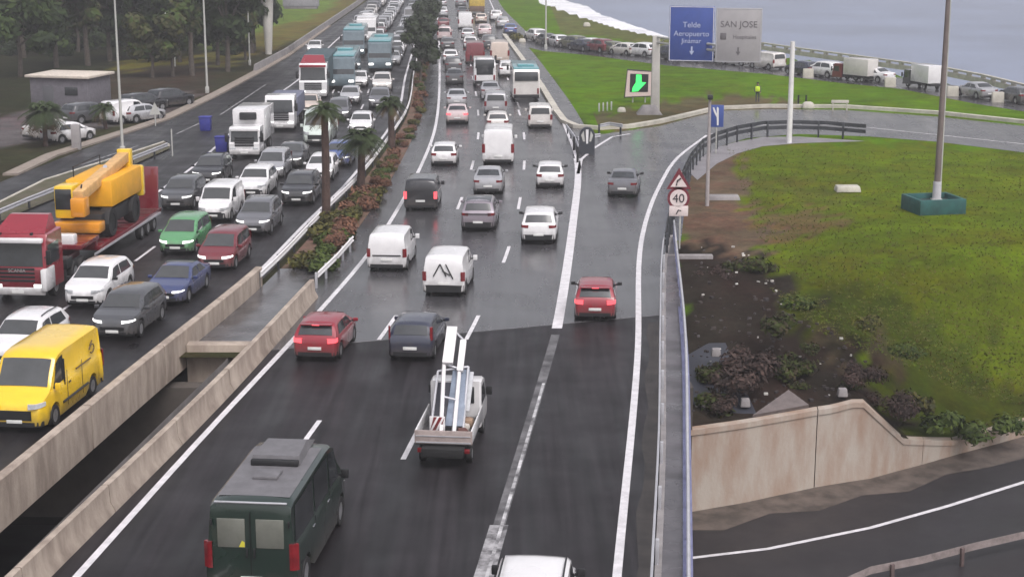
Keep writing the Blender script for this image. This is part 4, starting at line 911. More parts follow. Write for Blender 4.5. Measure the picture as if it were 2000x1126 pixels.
# green minibus van at the bottom, with roof pods
p = G(507, 1160, Z0); d = RL.dir(p.y + 2)
SPEC['minibus'] = dict(SPEC['van'], W=2.10, L=5.5, wt=(.72, .97)); NAME['minibus'] = 'minibus'; CAT['minibus'] = 'van'; GRP['minibus'] = 'large vans in the traffic'
M_curtain = mat('curtained_glass', (.17, .175, .15), .25, spec=.8, vary=.25, vscale=1.2)
gv = vehicle('minibus', p + d * 2.75, d, 'darkgreen', 'dark green high-roof minibus with roof pods, nearest vehicle on the bridge', '', dict(glazed=1, blank=1, darkmirror=1))
gv.scale = (1.05, 1.24, 1.13)
M_seam = mat('seam_rubber', (.004, .005, .005), .7)
MB().box((0, -2.752, 1.3), (.025, .012, 1.7), M_seam).build('door_seam', gv)
for s in (-1, 1):
    MB().box((s * .09, -2.765, 1.22), (.05, .04, .22), M_black, .01).build('door_handle', gv); MB().box((s * .92, -2.76, 1.9), (.05, .05, .14), M_black, .01).build('hinge', gv)
for y in (.68, -.78):
    MB().box((1.024, y, .85), (.012, .022, .9), M_seam).build('door_seam', gv); MB().box((1.035, y - .16, 1.12), (.03, .18, .05), M_chrome, .01).build('door_handle', gv)
MB().box((1.03, -.6, .78), (.02, 3.2, .07), M_black, .008).build('side_moulding', gv)
for s in (-1, 1):
    rw = MB(); a = s * .46; rw.box((a, -2.735, 1.66), (.66, .03, .66), M_curtain, .012); rw.build('rear_window', gv)
MB().add([(-.28, -2.755, 1.35), (-.14, -2.755, 1.35), (-.14, -2.755, 1.46), (-.2, -2.755, 1.5)], [(0, 1, 2, 3)], mat('yellow_sticker', (.6, .55, .05), .5)).build('sticker', gv)
M_gry = mat('roof_grey', (.16, .155, .165), .55, vary=.25)
mb = MB(); mb.add([(-.62, -.55, 2.39), (.62, -.55, 2.39), (.55, 1.15, 2.40), (-.55, 1.15, 2.40), (-.58, -.5, 2.60), (.58, -.5, 2.60), (.5, .55, 2.62), (-.5, .55, 2.62)], [(0, 1, 5, 4), (1, 2, 6, 5), (2, 3, 7, 6), (3, 0, 4, 7), (4, 5, 6, 7)], M_gry)
mb.box((0, -.62, 2.47), (1.2, .12, .16), M_black, .04); mb.build('roof_pod', gv)
MB().box((0, -1.25, 2.43), (.62, .5, .09), M_gry, .03).build('roof_hatch', gv)
R = []
for y in (-2.4, -1.5, 0, .6): R.append([(q * .86, y, itp(SPEC['minibus']['top'], y) + .013 - .02 * q * q) for q in (-1, -.5, 0, .5, 1)])
MB().grid(R, M_gry).build('roof_panel', gv)
MB().box((0, -2.66, 2.335), (1.72, .06, .03), M_galv, .01).build('roof_edge_trim', gv)
# small flatbed pickup with metal frame load
p = G(866, 914, Z0); d = RL.dir(p.y + 2)
t = thing('flatbed_pickup', p + d * .15, face_rot(d), 'small white flatbed pickup with dropside bed, carrying a white metal frame', 'pickup truck')
prof = [(2.75, .4), (4.25, .4), (4.42, .55), (4.40, .95), (4.1, 1.12), (3.65, 1.85), (3.4, 1.95), (2.75, 1.95)]
b = MB(); n = len(prof); rows = [[(x, y + (3.5 - y) * i_, z + (1.1 - z) * i_) for y, z in prof] for x, i_ in ((-.82, .05), (-.76, 0), (.76, 0), (.82, .05))]
b.grid(rows, W_, close=True); b.f += [tuple(range(n)), tuple(range(3*n, 4*n))]; b.m += [0, 0]; b.build('cab', t, 30)
MB().box((0, 2.735, 1.5), (1.2, .03, .55), M_glass, .02).build('rear_window', t)
MB().add([(-.7, 4.10, 1.15), (.7, 4.10, 1.15), (.66, 3.69, 1.83), (-.66, 3.69, 1.83)], [(0, 1, 2, 3)], M_glass_b).build('windscreen', t)
for s in (1, -1):
    MB().add([(s * .832, 3.9, 1.15), (s * .832, 2.9, 1.15), (s * .825, 2.9, 1.75), (s * .825, 3.55, 1.75)], [(0, 1, 2, 3)], M_glass).build('side_window', t)
    MB().box((s * .95, 3.85, 1.35), (.2, .1, .28), M_black, .03).build('wing_mirror', t)
    MB().box((s * .86, 1.3, .98), (.045, 2.75, .42), W_, .01).build('side_board', t)
    MB().box((s * .68, -.09, .55), (.26, .05, .15), M_tail, .02).build('tail_light', t)
M_bedwood = mat('worn_tailboard', (.40, .33, .31), .7, vary=.35, vscale=3)
tb = MB(); tb.box((0, -.09, .98), (1.78, .05, .42), M_bedwood, .01); tb.box((0, -.12, .82), (1.7, .03, .04), M_galv); tb.box((0, -.12, 1.02), (1.7, .03, .03), M_galv); tb.build('tailboard', t)
MB().box((0, 1.3, .76), (1.74, 2.75, .06), mat('bed_floor', (.10, .095, .10), .6, vary=.4), .005).build('bed_floor', t)
MB().box((0, 1.6, .55), (1.3, 4.0, .3), M_underbody, .03).build('chassis', t); MB().box((0, -.1, .52), (.9, .04, .13), M_plate, .01).build('number_plate', t)
wheel_pair(t, .55, .82, .29, .2); wheel_pair(t, 3.55, .82, .29, .2)
fr = thing('metal_frame', t.location + Vector((0, 0, .8)), face_rot(d), 'tall white A-shaped metal frame leaning in the bed of the small pickup', 'metal frame')
def bars(L, r, m, nm):
    q = MB()
    for a, b_ in L: q.tube([a, b_], r, m, 6)
    return q.build(nm, fr)
for q_ in (((-.12, .1, .02), (-.35, 2.6, 1.75)), ((.25, .3, .02), (.15, 2.6, 1.6))): bars([q_], .065, M_white_rail, 'upright')
q = MB(); q.box((-.22, 3.05, 2.25), (.34, 1.45, .12), M_white_rail, .01, rot=Matrix.Rotation(R_(38), 3, 'X').to_quaternion()); q.box((.18, 2.9, 1.95), (.2, 1.2, .12), M_white_rail, .01, rot=Matrix.Rotation(R_(40), 3, 'X').to_quaternion()); q.build('arm', fr)
for q_ in (((-.22, 3.55, 2.68), (.22, 3.4, 2.3)), ((-.35, 2.6, 1.75), (.15, 2.6, 1.6)), ((-.25, 1.5, 1.0), (.2, 1.5, .9))): bars([q_], .035, M_galv, 'crossbar')
sh = MB(); sh.box((.2, 1.75, .9), (.55, 2.3, .05), mat('blue_grey_sheet', (.22, .26, .33), .4, vary=.3), .01, rot=Matrix.Rotation(R_(34), 3, 'X').to_quaternion()); sh.box((-.3, 1.7, .75), (.5, 1.6, .04), mat('dark_sheet', (.035, .035, .045), .4), .01, rot=Matrix.Rotation(R_(34), 3, 'X').to_quaternion()); sh.build('sheet_panel', fr)
q = MB(); q.box((.45, 2.1, 1.0), (.30, 1.5, .05), mat('pale_sheet', (.45, .46, .48), .5, vary=.25), .01, rot=Matrix.Rotation(R_(40), 3, 'X').to_quaternion()); q.build('sheet_panel', fr)
for q_ in (((-.5, .5, .02), (-.55, 2.6, 1.5)), ((.5, .6, .02), (.42, 2.7, 1.65)), ((-.55, 2.6, 1.5), (.42, 2.7, 1.65))): bars([q_], .04, M_galv, 'strut')
wbd = thing('warning_board', t.location + d * .55 + Vector((0, 0, .82)), face_rot(d), 'red and white striped warning board hung in the pickup bed', 'warning board')
mb = MB(); mb.box((-.28, 0, .38), (.48, .02, .48), M_white_rail, .005); mb.build('board', wbd)
st = MB()
for i in (-1, 0, 1):
    a = -.28 + i * .17; pts = [(a - .16, .16), (a - .06, .16), (a + .16, .60), (a + .06, .60)]
    pts = [(max(-.51, min(-.05, x)), z) for x, z in pts]; st.plate(pts, -.014, -.011, Rd)
st.build('stripe', wbd)
for i, (x, y, z, s_, c_, lb) in enumerate(((.5, 1.6, .14, .3, (.35, .24, .17), 'brown sack in the pickup bed, nearer the cab'), (.45, 1.1, .12, .26, (.6, .55, .5), 'pale sack in the pickup bed, in the middle'), (.5, .65, .12, .24, (.14, .06, .05), 'dark red sack in the pickup bed, nearer the tailboard'))):
    mb = MB(); mb.box((0, 0, 0), (s_ * 1.5, s_ * 1.3, s_), mat('sack_%d' % i, c_, .9, vary=.4), s_ * .33); o = mb.build('sack'); M4 = Matrix.Rotation(face_rot(d), 3, 'Z')
    o.location = t.location + M4 @ Vector((x, y, .8 + z)); o.rotation_euler = (0, 0, face_rot(d) + i); tag(o, lb, 'sack', 'sacks in the pickup bed')
# marks on the yellow van (first oncoming van)
yv = [o for o in bpy.data.objects if o.get('label', '').startswith('yellow delivery van')][0]
M_horn = mat('navy_mark', (.10, .06, .02), .5)
mb = MB(); mb.tube([(-1.035, -.2, 1.42), (-1.035, -1.55, 1.42)], .035, M_horn, 4); mb.tube([(-1.03, -1.75 + .22 * math.cos(a), 1.72 + .15 * math.sin(a)) for a in [i * .5 for i in range(12)]], .03, M_horn, 4); mb.tube([(-1.03, -1.6, 1.86), (-1.01, -1.85, 1.98)], .03, M_horn, 4); mb.build('side_mark', yv)
mb = MB(); mb.tube([(-1.034, 1.1, .62), (-1.034, -1.2, .62)], .05, M_black, 4); mb.build('side_moulding', yv)
MB().box((-1.0, .8, 1.6), (.06, .03, .9), M_black, .01).build('door_pillar', yv)
for y in (.62, -.75): MB().box((-1.024, y, 1.0), (.012, .022, 1.2), M_horn).build('door_seam', yv)
MB().box((-1.035, .42, 1.15), (.03, .18, .05), M_black, .01).build('door_handle', yv)

# ------------------------------------------------------------------ coast road queue and parked cars
CDIR = [(956, 256)]
coast = [('suv',1046,80,'white','first'),('hatch',1066,87,'darkgrey','second'),('hatch',1089,90,'white','third'),('suv',1119,95,'olive','fourth'),('sedan',1137,99,'navy','fifth'),('hatch',1151,97,'white','sixth'),('suv',1170,102,'darkred','seventh'),('hatch',1192,104,'olive','eighth'),('hatch',1219,107,'offwhite','ninth'),('suv',1254,110,'white','tenth'),('suv',1306,116,'navy','eleventh'),('smallvan',1497,134,'offwhite','twelfth'),('hatch',1566,146,'navy','thirteenth'),('suv',1610,150,'white','fourteenth'),('sedan',1703,159,'white','fifteenth'),('sedan',1905,190,'silver','sixteenth'),('hatch',1984,200,'darkgrey','seventeenth'),('hatch',1440,127,'white','behind sign'),('suv',1388,121,'grey','behind sign'),('hatch',1350,119,'white','behind sign')]
CPATH = [G(a, b) for a, b in ((962,35),(1010,75),(1100,95),(1200,107),(1310,118),(1500,135),(1640,152),(1760,164),(1900,190),(2100,232))]
def coast_dir(p):
    j = min(range(len(CPATH) - 1), key=lambda i: ((CPATH[i] + CPATH[i+1]) / 2 - p).length); d = CPATH[j] - CPATH[j+1]; d.z = 0; return d.normalized()
LBL = ['white SUV at the head of the coast road queue, beside the lamp post', 'dark hatchback behind the lamp post in the coast road queue', 'white hatchback just right of the lamp post in the coast road queue', 'olive SUV ahead of the navy saloon in the coast road queue', 'navy saloon in the coast road queue on the grass slope', 'small white hatchback nosed up to the dark red SUV on the coast road', 'dark red SUV in the coast road queue', 'olive hatchback right behind the dark red SUV on the coast road', 'off-white hatchback in the coast road queue, near the gantry column', 'white SUV beside the concrete gantry column on the coast road', 'navy SUV half behind the blue direction sign on the coast road', 'off-white small van right of the grey direction sign on the coast road', 'navy hatchback behind the tall white gantry post on the coast road', 'white SUV in front of the red box lorry on the coast road', 'white saloon below the first white cargo box on the coast road', 'silver saloon right of the tall lamp mast on the coast road', 'dark hatchback at the right-hand end of the coast road queue', 'white hatchback below the grey direction sign on the coast road', 'grey SUV below the blue direction sign on the coast road', 'white hatchback between the navy and the grey SUV below the blue sign']
for (kd, px, py, co, nn), lb in zip(coast, LBL):
    p = G(px, py, .012); far_vehicle(kd, p, coast_dir(p), co, lb, '', 'cars queuing on the coast road')
for px, py, lb, cm in ((1668, 158, 'grey box lorry with a dark red cab on the coast road', DR), (1800, 172, 'white box lorry right beside the tall lamp mast on the coast road', C('darkgrey'))):
    p = G(px, py, .012); d = coast_dir(p); t = thing('box_lorry', p, face_rot(d), lb, 'lorry', 'lorries on the coast road'); t.scale = (.72, .62, .72)
    MB().box((0, -1.2, 2.05), (2.2, 5.0, 2.3), C('offwhite') if px < 1700 else W_, .05).build('cargo_box', t); MB().box((0, -.6, .7), (1.5, 6.5, .3), M_black, .02).build('chassis', t)
    cab(t, 3.6, 2.1, 2.3, 1.9, cm, cm, z0=.4, lit=False); wheel_pair(t, -2.6, 1.1, .42)
for px, py, rot, kd, co, lb in ((968,40,0,'suv','white','white SUV leading the string merging from the coast road'),(981,54,0,'suv','silver','silver SUV second in the string merging from the coast road'),(996,66,0,'hatch','midblue','blue-grey hatchback last in the string merging from the coast road')):
    p = G(px, py, .012); d = (G(958, 20) - G(990, 60)).normalized(); d.z = 0; far_vehicle(kd, p, d, co, lb, '', 'cars queuing on the coast road')
pk = [('hatch',135,275,'white','white hatchback parked nearest the round palm by the side road'),('sedan',105,268,'offwhite','off-white saloon parked behind the round palm'),('suv',172,238,'darkgrey','dark SUV parked under the small spiky palm'),('smallvan',250,238,'white','white van parked just right of the left lamp post'),('hatch',277,236,'lightgrey','light grey hatchback parked beside the triangular sign'),('suv',280,218,'black','black SUV parked in the shade behind the light grey hatchback'),('suv',333,208,'black','black pickup-like SUV parked at the far end of the side lot')]
for kd, px, py, co, lb in pk:
    p = G(px, py, .01); vehicle(kd, p, Vector((.75, 1, 0)).normalized(), co, lb)

# ------------------------------------------------------------------ trees, palms, shrubs
def leaf_mat(name, col, col2): 
    m = mat(name, col, .75, vary=.5, vscale=.35, col2=col2, spec=.2); return m
M_leaf = [leaf_mat('leaf_dark', (.032, .056, .012), (.014, .024, .008)), leaf_mat('leaf_mid', (.058, .092, .016), (.024, .040, .010)), leaf_mat('leaf_olive', (.080, .082, .024), (.034, .036, .015)), leaf_mat('leaf_grey', (.055, .068, .045), (.028, .034, .024))]
M_palm = [leaf_mat('palm_frond', (.055, .078, .030), (.028, .04, .018)), leaf_mat('palm_frond_dry', (.12, .085, .04), (.06, .045, .025))]
def crown_mb(rg, blobs, n, size, ms):
    mb = MB()
    for i in range(n):
        c, r = rg.choice(blobs); 
        while True:
            v = Vector((rg.uniform(-1, 1), rg.uniform(-1, 1), rg.uniform(-1, 1)))
            if .25 < v.length < 1: break
        v = v * (0.55 + .45 * rg.random()) * 1.15
        p = Vector(c) + Vector((v.x * r, v.y * r, v.z * r * .8)); s = size * rg.uniform(.6, 1.4)
        nrm = (v.normalized() + Vector((rg.uniform(-.7, .7), rg.uniform(-.7, .7), rg.uniform(-.2, .9)))).normalized(); a = nrm.orthogonal().normalized(); a.rotate(Matrix.Rotation(rg.uniform(0, 6.28), 3, nrm)); b = nrm.cross(a)
        m = ms[0] if rg.random() < .7 else ms[-1]
        mb.add([p - a * s, p - b * s * .45 + nrm * .1 * s, p + a * s, p + b * s * .45], [(0, 1, 2, 3)], m)
    return mb
# median shrubs
SH = {}
M_shr = {'green': (leaf_mat('shrub_green', (.10, .135, .025), (.045, .065, .016)), M_leaf[1]), 'olive': (leaf_mat('shrub_olive', (.125, .115, .025), (.06, .055, .018)), M_leaf[2]), 'rust': (leaf_mat('shrub_rust', (.19, .085, .055), (.10, .055, .038)), leaf_mat('shrub_orange', (.24, .11, .06), (.15, .075, .05)))}
M_shr['wood'] = (M_leaf[0], M_leaf[0]); M_shr['woodb'] = (M_leaf[1], M_leaf[0])
def shrub(kind, p, s_, rz, label, group='shrubs in the palm median'):
    if kind not in SH:
        rg = random.Random(len(SH) + 40); bl = [((rg.uniform(-.5, .5), rg.uniform(-.5, .5), rg.uniform(.2, .5)), rg.uniform(.3, .5)) for _ in range(6)]
        o = crown_mb(rg, bl, 1500 if kind == 'dry' else 620, .055 if kind == 'dry' else .12, M_shr[kind]).build('shrub', ang=0); SH[kind] = o
    else: o = SH[kind].copy(); COL.objects.link(o)
    o.location = p; o.scale = (s_, s_, s_ * .95); o.rotation_euler = (0, 0, rz); return tag(o, label, 'shrub', group)
TREES = {}
def tree(kind, loc, sc_, rz, label, group='trees left of the motorway', name='tree'):
    if kind not in TREES:
        rg = random.Random(hash(kind) % 1000 + 3) if False else random.Random({'broad': 3, 'tall': 5, 'olive': 8, 'dark': 13, 'median': 17}[kind])
        H, ms, rr, n, sz = {'broad': (9, (M_leaf[0], M_leaf[1]), 3.6, 4200, .42), 'tall': (12, (M_leaf[1], M_leaf[2]), 2.9, 4200, .40), 'olive': (7.5, (M_leaf[2], M_leaf[1]), 2.8, 3200, .36), 'dark': (10, (M_leaf[0], M_leaf[0]), 3.2, 4600, .42), 'median': (5.6, (M_leaf[3], M_leaf[0]), 1.75, 3200, .24)}[kind]
        r = thing(name, (0, 0, 0)); tr = MB(); th = H * .45; tr.tube([(0, 0, -.1), (.1, .05, th * .5), (-.05, .1, th), (.1, 0, H * .75)], [H*.028, H*.022, H*.018, H*.008], M_bark, 7)
        blobs = []
        for i in range(9):
            an = rg.uniform(0, 6.28); q = rg.uniform(.2, .85) * rr; z = rg.uniform(th * .72, H * .9); c = (q * math.cos(an), q * math.sin(an), z); blobs.append((c, rr * rg.uniform(.35, .6)))
            tr.tube([(0, .05, th * rg.uniform(.6, 1)), (c[0] * .5, c[1] * .5, lerp(th, c[2], .6)), c], [H*.012, H*.008, H*.003], M_bark, 5)
        tr.build('trunk', r); crown_mb(rg, blobs, n, sz, ms).build('crown', r, ang=0); TREES[kind] = r
    else: r = copy_tree(TREES[kind])
    r.location = loc; r.scale = (sc_,) * 3; r.rotation_euler = (0, 0, rz); tag(r, label, 'tree', group); return r
tl = [('broad',40,150,1.1,'dark broad tree at the left frame edge behind the pale-roofed hut'),('dark',110,132,1.1,'dark tree rising straight behind the pale-roofed hut'),('tall',172,128,1.0,'tall pale-trunked tree just right of the hut'),('dark',215,120,1.05,'dark tree behind the left lamp post'),
 ('dark',250,112,.95,'dark tree left of the yellow-green grass patch'),('olive',298,152,.9,'olive tree standing at the near edge of the yellow-green grass patch'),('olive',338,150,.9,'olive tree beside the twin park lamp'),('broad',352,122,1.0,'broad dark tree beyond the twin park lamp'),('tall',375,148,.95,'slim olive tree left of the second lamp post'),('dark',445,140,1.05,'big dark conical tree right of the second lamp post'),('dark',425,128,.9,'dark tree close behind the second lamp post'),('olive',480,118,.8,'olive tree beside the white gantry pylon')]
for i, (k, px, py, s_, lb) in enumerate(tl): tree(k, G(px, py), s_, i * 1.3, lb)
rg = random.Random(23); n = 0
for y in (196, 214, 236, 262, 295, 335, 380):
    for x in frange(-88 - y * .08, -30 - max(0, 230 - y) * .05, 6.5):
        px, py = PX((x, y, 5))
        if -60 < px < (500 if y < 300 else 640) and n < 90:
            n += 1; k = rg.choice(['broad', 'dark', 'tall', 'dark', 'olive'])
            tree(k, (x + rg.uniform(-2, 2), y + rg.uniform(-6, 6), 0), rg.uniform(.95, 1.3), rg.uniform(0, 6), 'one of the dark trees massed in the wood behind the park lamps', 'trees massed in the wood')
for i in range(34):
    px, py = rg.uniform(-30, 470), rg.uniform(62, 112)
    if 225 < px < 410 and py > 100: continue
    shrub(rg.choice(['wood', 'wood', 'woodb']), G(px, py), rg.uniform(1.8, 3.6), i, 'one of the dark bushes filling the gaps between the trunks of the wood', 'undergrowth bushes in the wood')
# row of dense trees along the far median
med = [(829,168,.95),(827,146,1.0),(829,124,1.0),(831,102,1.05),(833,84,.95),(836,66,.9),(838,48,.9),(840,32,.8)]
for i, (px, py, s_) in enumerate(med):
    p = G(px, py); p.x = (LR(p.y) + RL(p.y) - 1.2) / 2; tree('median', p, s_, i, 'dense dark median tree, %s of the row counting away from the camera' % ORD[i + 1], 'dense trees in the median row', 'median_tree')
def palm_fronds(rg, H, R, n, droop, ms):
    mb = MB()
    for i in range(n):
        an = rg.uniform(0, 6.28); el = rg.uniform(-.7, 1.25); Lf = R * rg.uniform(.8, 1.15); d = Vector((math.cos(an) * math.cos(el), math.sin(an) * math.cos(el), math.sin(el)))
        pts = []; side = Vector((-math.sin(an), math.cos(an), 0))
        for t in (0, .25, .5, .75, 1): p = Vector((0, 0, H)) + d * Lf * t; p.z -= droop * Lf * t * t * (1.1 if el > 0 else .6); pts.append(p)
        m = ms[0] if el > -.35 else ms[1]
        for a, b in zip(pts, pts[1:]):
            for q in range(4):
                c = a.lerp(b, q / 4); dn = (b - a).normalized()
                for s in (1, -1):
                    tip = c + side * s * R * .22 + dn * R * .12 - Vector((0, 0, R * .10)); mb.add([c, c + dn * R * .045, tip], [(0, 1, 2)], m)
        mb.tube(pts, [.03, .025, .02, .012, .005], m, 3, cap=False)
    return mb
def palm(px, py, H, R, n, label, seed, r0=.2, group='palms in the median'):
    rg = random.Random(seed); p = G(px, py); r = thing('palm_tree', p, rg.uniform(0, 6), label, 'palm', group)
    tr = MB(); pts = []; rs = []
    for i in range(13): t = i / 12; pts.append((.12 * math.sin(t * 2), .05 * t, H * t - .05)); rs.append(r0 * (1.15 - .3 * t) * (1.0 + .10 * (i % 2)))
    tr.tube(pts, rs, M_trunk, 9); tr.build('trunk', r); c = MB(); c.merge(palm_fronds(rg, H, R, n, .55, M_palm), Matrix.Translation((.1, .05, 0))); c.build('crown', r, ang=0); return r
palm(637, 440, 6.3, 1.15, 46, 'tallest thin palm with small crown, nearest palm in the median', 1, .21)
palm(704, 372, 3.25, 1.55, 90, 'squat palm with the widest green crown, second in the median', 2, .22)
palm(765, 291, 3.3, 1.2, 80, 'smaller round-crowned palm, farthest palm in the median', 3, .22)
palm(89, 286, 2.6, 1.75, 90, 'round bushy palm by the side road pavement at left', 4, .16, 'small palms by the parking lot')
palm(207, 252, 1.7, 1.2, 40, 'small spiky palm among the parked cars', 5, .14, 'small palms by the parking lot')
rg = random.Random(5); n = {'green': 0, 'olive': 0, 'rust': 0}
KN2 = {'green': 'bright green', 'olive': 'olive yellow', 'rust': 'rusty orange'}
y = 76.0
while y < 205:
    for lane in range(3 if y < 112 else 2):
        xl, xr = LR(y) + .7, RL(y) - 1.7
        if y < 82 and lane == 0: continue
        x = lerp(xl, xr, (lane + .5) / (3 if y < 112 else 2)) + rg.uniform(-.25, .25)
        px, _ = PX((x, y, 0)); k = rg.choices(['green', 'olive', 'rust'], (.42, .38, .20) if y < 92 else (.15, .35, .5))[0]; n[k] += 1
        shrub(k, (x, y + rg.uniform(-.8, .8), 0), rg.uniform(.7, 1.2) * (1.05 if y < 96 else .72), rg.uniform(0, 6), '%s median shrub, number %d of its colour counting away from the cross wall' % (KN2[k], n[k]))
    y += 1.75 if y < 94 else 2.6 if y < 112 else 4.2
# plants hanging over the wall and bushes on the bank
for i, (px, py, z, k, s_, lb) in enumerate(((1850,835,-4.6,'green',1.3,'green bush hanging over the low kerb wall, left one'),(1900,850,-5.1,'green',1.2,'bright green bush hanging over the low kerb wall, middle one'),(1960,835,-5.0,'green',1.1,'green bush hanging over the low kerb wall, right one'),(1790,800,-3.8,'olive',1.2,'olive bush at the top of the slanting wall end'),(1010,78,0,'olive',1.6,'dark round bush at the head of the coast road queue'),(1770,690,-2.0,'green',1.0,'green tuft on the dark bank, upper one'),(1700,640,-1.2,'olive',1.0,'olive tuft on the rim of the dark bank'),(1560,600,-.8,'green',1.0,'green tuft on the bank beside the litter'))):
    shrub(k, G(px, py, z) - Vector((0, 0, .15)), s_, i * 1.7, lb, 'bushes on the right-hand bank')
SHD = {'dry': (leaf_mat('dry_twigs', (.075, .045, .038), (.03, .022, .02)), M_trunk)}
M_shr.update(SHD)
for px, py, z, k, s_, lb in ((1430,745,-1.9,'dry',2.2,'brown dry bush in the middle of the dark bank'),(1470,720,-1.8,'dry',1.7,'smaller brown dry bush right of the big one on the dark bank'),(1745,800,-3.4,'dry',1.5,'dark dry bush overhanging the slanting wall end'),(1690,740,-2.2,'dry',1.4,'dark dry bush above the top corner of the wall'),(1405,790,-2.3,'dry',1.0,'low dry bush just behind the tall wall'),(1400,545,-.3,'dry',1.2,'dry bush beside the pale headwall'),(1480,560,-.6,'dry',1.1,'dry bush among the litter at the top of the bank')):
    shrub(k, G(px, py, z) - Vector((0, 0, .2)), s_, px, lb, 'bushes on the right-hand bank')
o = MB().box((0, 0, 0), (2.6, 6.5, .1), mat('dark_sheeting', (.028, .030, .042), .45, vary=.3, vscale=.8), .03).build('ground_sheet'); tag(o, 'dark blue-grey sheet of old paving lying on the bank beside the bridge', 'paving'); q = G(1388, 640); q.z = HT(q.x, q.y); z2 = HT(q.x, q.y - 3); z3 = HT(q.x, q.y + 3); o.location = (q.x, q.y, q.z + .06); o.rotation_euler = (math.atan2(z3 - z2, 6), 0, R_(4))
for px, py, z, lb in ((1398,694,-1.3,'pale broken block beside the brown dry bush'),(1645,772,-2.5,'pale broken block above the top corner of the wall'),(1455,792,-2.5,'small pale block just behind the tall wall')):
    b = MB(); b.box((0, 0, .15), (.42, .36, .34), M_concg, .05, taper=(.8, .8)); tag(b.build('concrete_block'), lb, 'concrete block', 'broken blocks on the bank').location = G(px, py, z)
M_shr['scrub'] = (leaf_mat('scrub_green', (.05, .065, .012), (.028, .034, .01)), leaf_mat('scrub_brown', (.06, .045, .022), (.03, .024, .014)))
rg = random.Random(77); BANK = [(1352,560),(1420,500),(1520,540),(1560,640),(1690,690),(1760,800),(1700,790),(1640,755),(1400,800),(1352,780)]; k_ = 0
while k_ < 15:
    u, v = rg.uniform(1350, 1770), rg.uniform(500, 800)
    if not inpoly(u, v, BANK) or (u < 1450 and 580 < v < 720): continue
    p = G(u, v)
    for _ in range(6): p = G(u, v, HT(p.x, p.y))
    k_ += 1; shrub('scrub', p - Vector((0, 0, .12)), rg.uniform(.5, 1.15), rg.uniform(0, 6), 'one of the low scrubby tufts scattered over the dark soil bank', 'scrub tufts on the dark bank')
# grass and debris tufts
def scatter(name, n, polys, zf, size, ms, label, cat, seed, zoff=0.0, flat=False):
    rg = random.Random(seed); mb = MB(); k = 0; tries = 0
    while k < n and tries < n * 30:
        tries += 1; poly = rg.choice(polys); xs_ = [p[0] for p in poly]; ys_ = [p[1] for p in poly]
        u = rg.uniform(min(xs_), max(xs_)); v = rg.uniform(min(ys_), max(ys_))
        if not inpoly(u, v, poly): continue
        p = G(u, v); 
        for _ in range(6): p = G(u, v, HT(p.x, p.y))
        k += 1; m = rg.choice(ms); s = size * rg.uniform(.5, 1.5)
        if flat:
            a = rg.uniform(0, 6.28); c, s2 = math.cos(a), math.sin(a); mb.box((p.x, p.y, p.z + s * .25), (s, s * rg.uniform(.4, .9), s * .5), m, 0, rot=Matrix.Rotation(a, 3, 'Z').to_quaternion())
        else:
            for q in range(7):
                a = rg.uniform(0, 6.28); d = Vector((math.cos(a), math.sin(a), 0)) * s * rg.uniform(.2, .7); w2 = Vector((-math.sin(a), math.cos(a), 0)) * s * .10
                mb.add([p - w2, p + w2, p + d + Vector((0, 0, s * rg.uniform(.15, .45)))], [(0, 1, 2)], m)
    o = mb.build(name, ang=0); o['kind'] = 'stuff'; o['label'] = label; o['category'] = cat; return o
GR = [leaf_mat('blade_brown', (.12, .10, .025), (.08, .07, .02)), leaf_mat('blade_green', (.10, .15, .008), (.07, .10, .007)), leaf_mat('blade_olive', (.11, .125, .012), (.06, .07, .01)), leaf_mat('blade_yellow', (.16, .16, .04), (.09, .09, .025))]
scatter('grass', 11000, [[(1500,560),(1700,600),(2050,620),(2050,850),(1860,850),(1760,720),(1600,650)], [(1420,290),(2050,300),(2050,620),(1700,600),(1500,520),(1460,400)]], HT, .17, GR, 'rough grass tufts covering the right-hand bank', 'grass', 3)
M_lit = [mat('litter_white', (.62, .60, .56), .6), mat('litter_pale', (.42, .40, .37), .7), mat('litter_dark', (.08, .07, .07), .8)]
scatter('litter', 45, [[(1345,480),(1450,480),(1560,600),(1700,700),(1650,780),(1345,800)], [(1345,480),(1450,478),(1520,560),(1400,560)]], HT, .11, M_lit, 'scraps of pale litter strewn over the dark bank', 'litter', 9, flat=True)
scatter('stones', 200, [[(1345,520),(1450,500),(1560,600),(1720,720),(1650,780),(1345,810)]], HT, .13, [mat('stone_dark', (.035, .028, .028), .9), mat('stone_brown', (.05, .038, .034), .9)], 'dark stones and dry stalks on the soil bank', 'stones', 10, flat=True)

# ------------------------------------------------------------------ lamp posts, signs, gantry
def lamp_post(px, py, H, label, r=.11, arm=(-.9, 0), m=M_pole, head=True, name='lamp_post', group='lamp posts'):
    p = G(px, py); o = thing(name, p, 0, label, 'lamp post', group)
    MB().tube([(0, 0, -.05), (0, 0, H * .5), (0, 0, H)], [r, r * .8, r * .55], m, 10).build('pole', o); MB().box((0, 0, .3), (r * 3, r * 3, .6), M_pole, .03).build('base', o)
    if head:
        MB().tube([(0, 0, H - .05), (arm[0] * .5, arm[1] * .5, H + .12), (arm[0], arm[1], H + .12)], r * .4, m, 6).build('arm', o)
        MB().box((arm[0] * 1.25, arm[1] * 1.25, H + .12), (.75, .32, .14), M_white_rail, .05).build('lamp_head', o)
    return o
lamp_post(240, 302, 10.9, 'lamp post left of the side road, in front of the parked cars', arm=(-.45, 0))
lamp_post(405, 182, 14, 'tall lamp post behind the park trees at the side road edge')
lamp_post(488, 128, 12, 'slim lamp post between the big dark tree and the white pylon', r=.09)
lamp_post(1066, 97, 12, 'lamp post standing behind the coast road queue on the grass', r=.12)
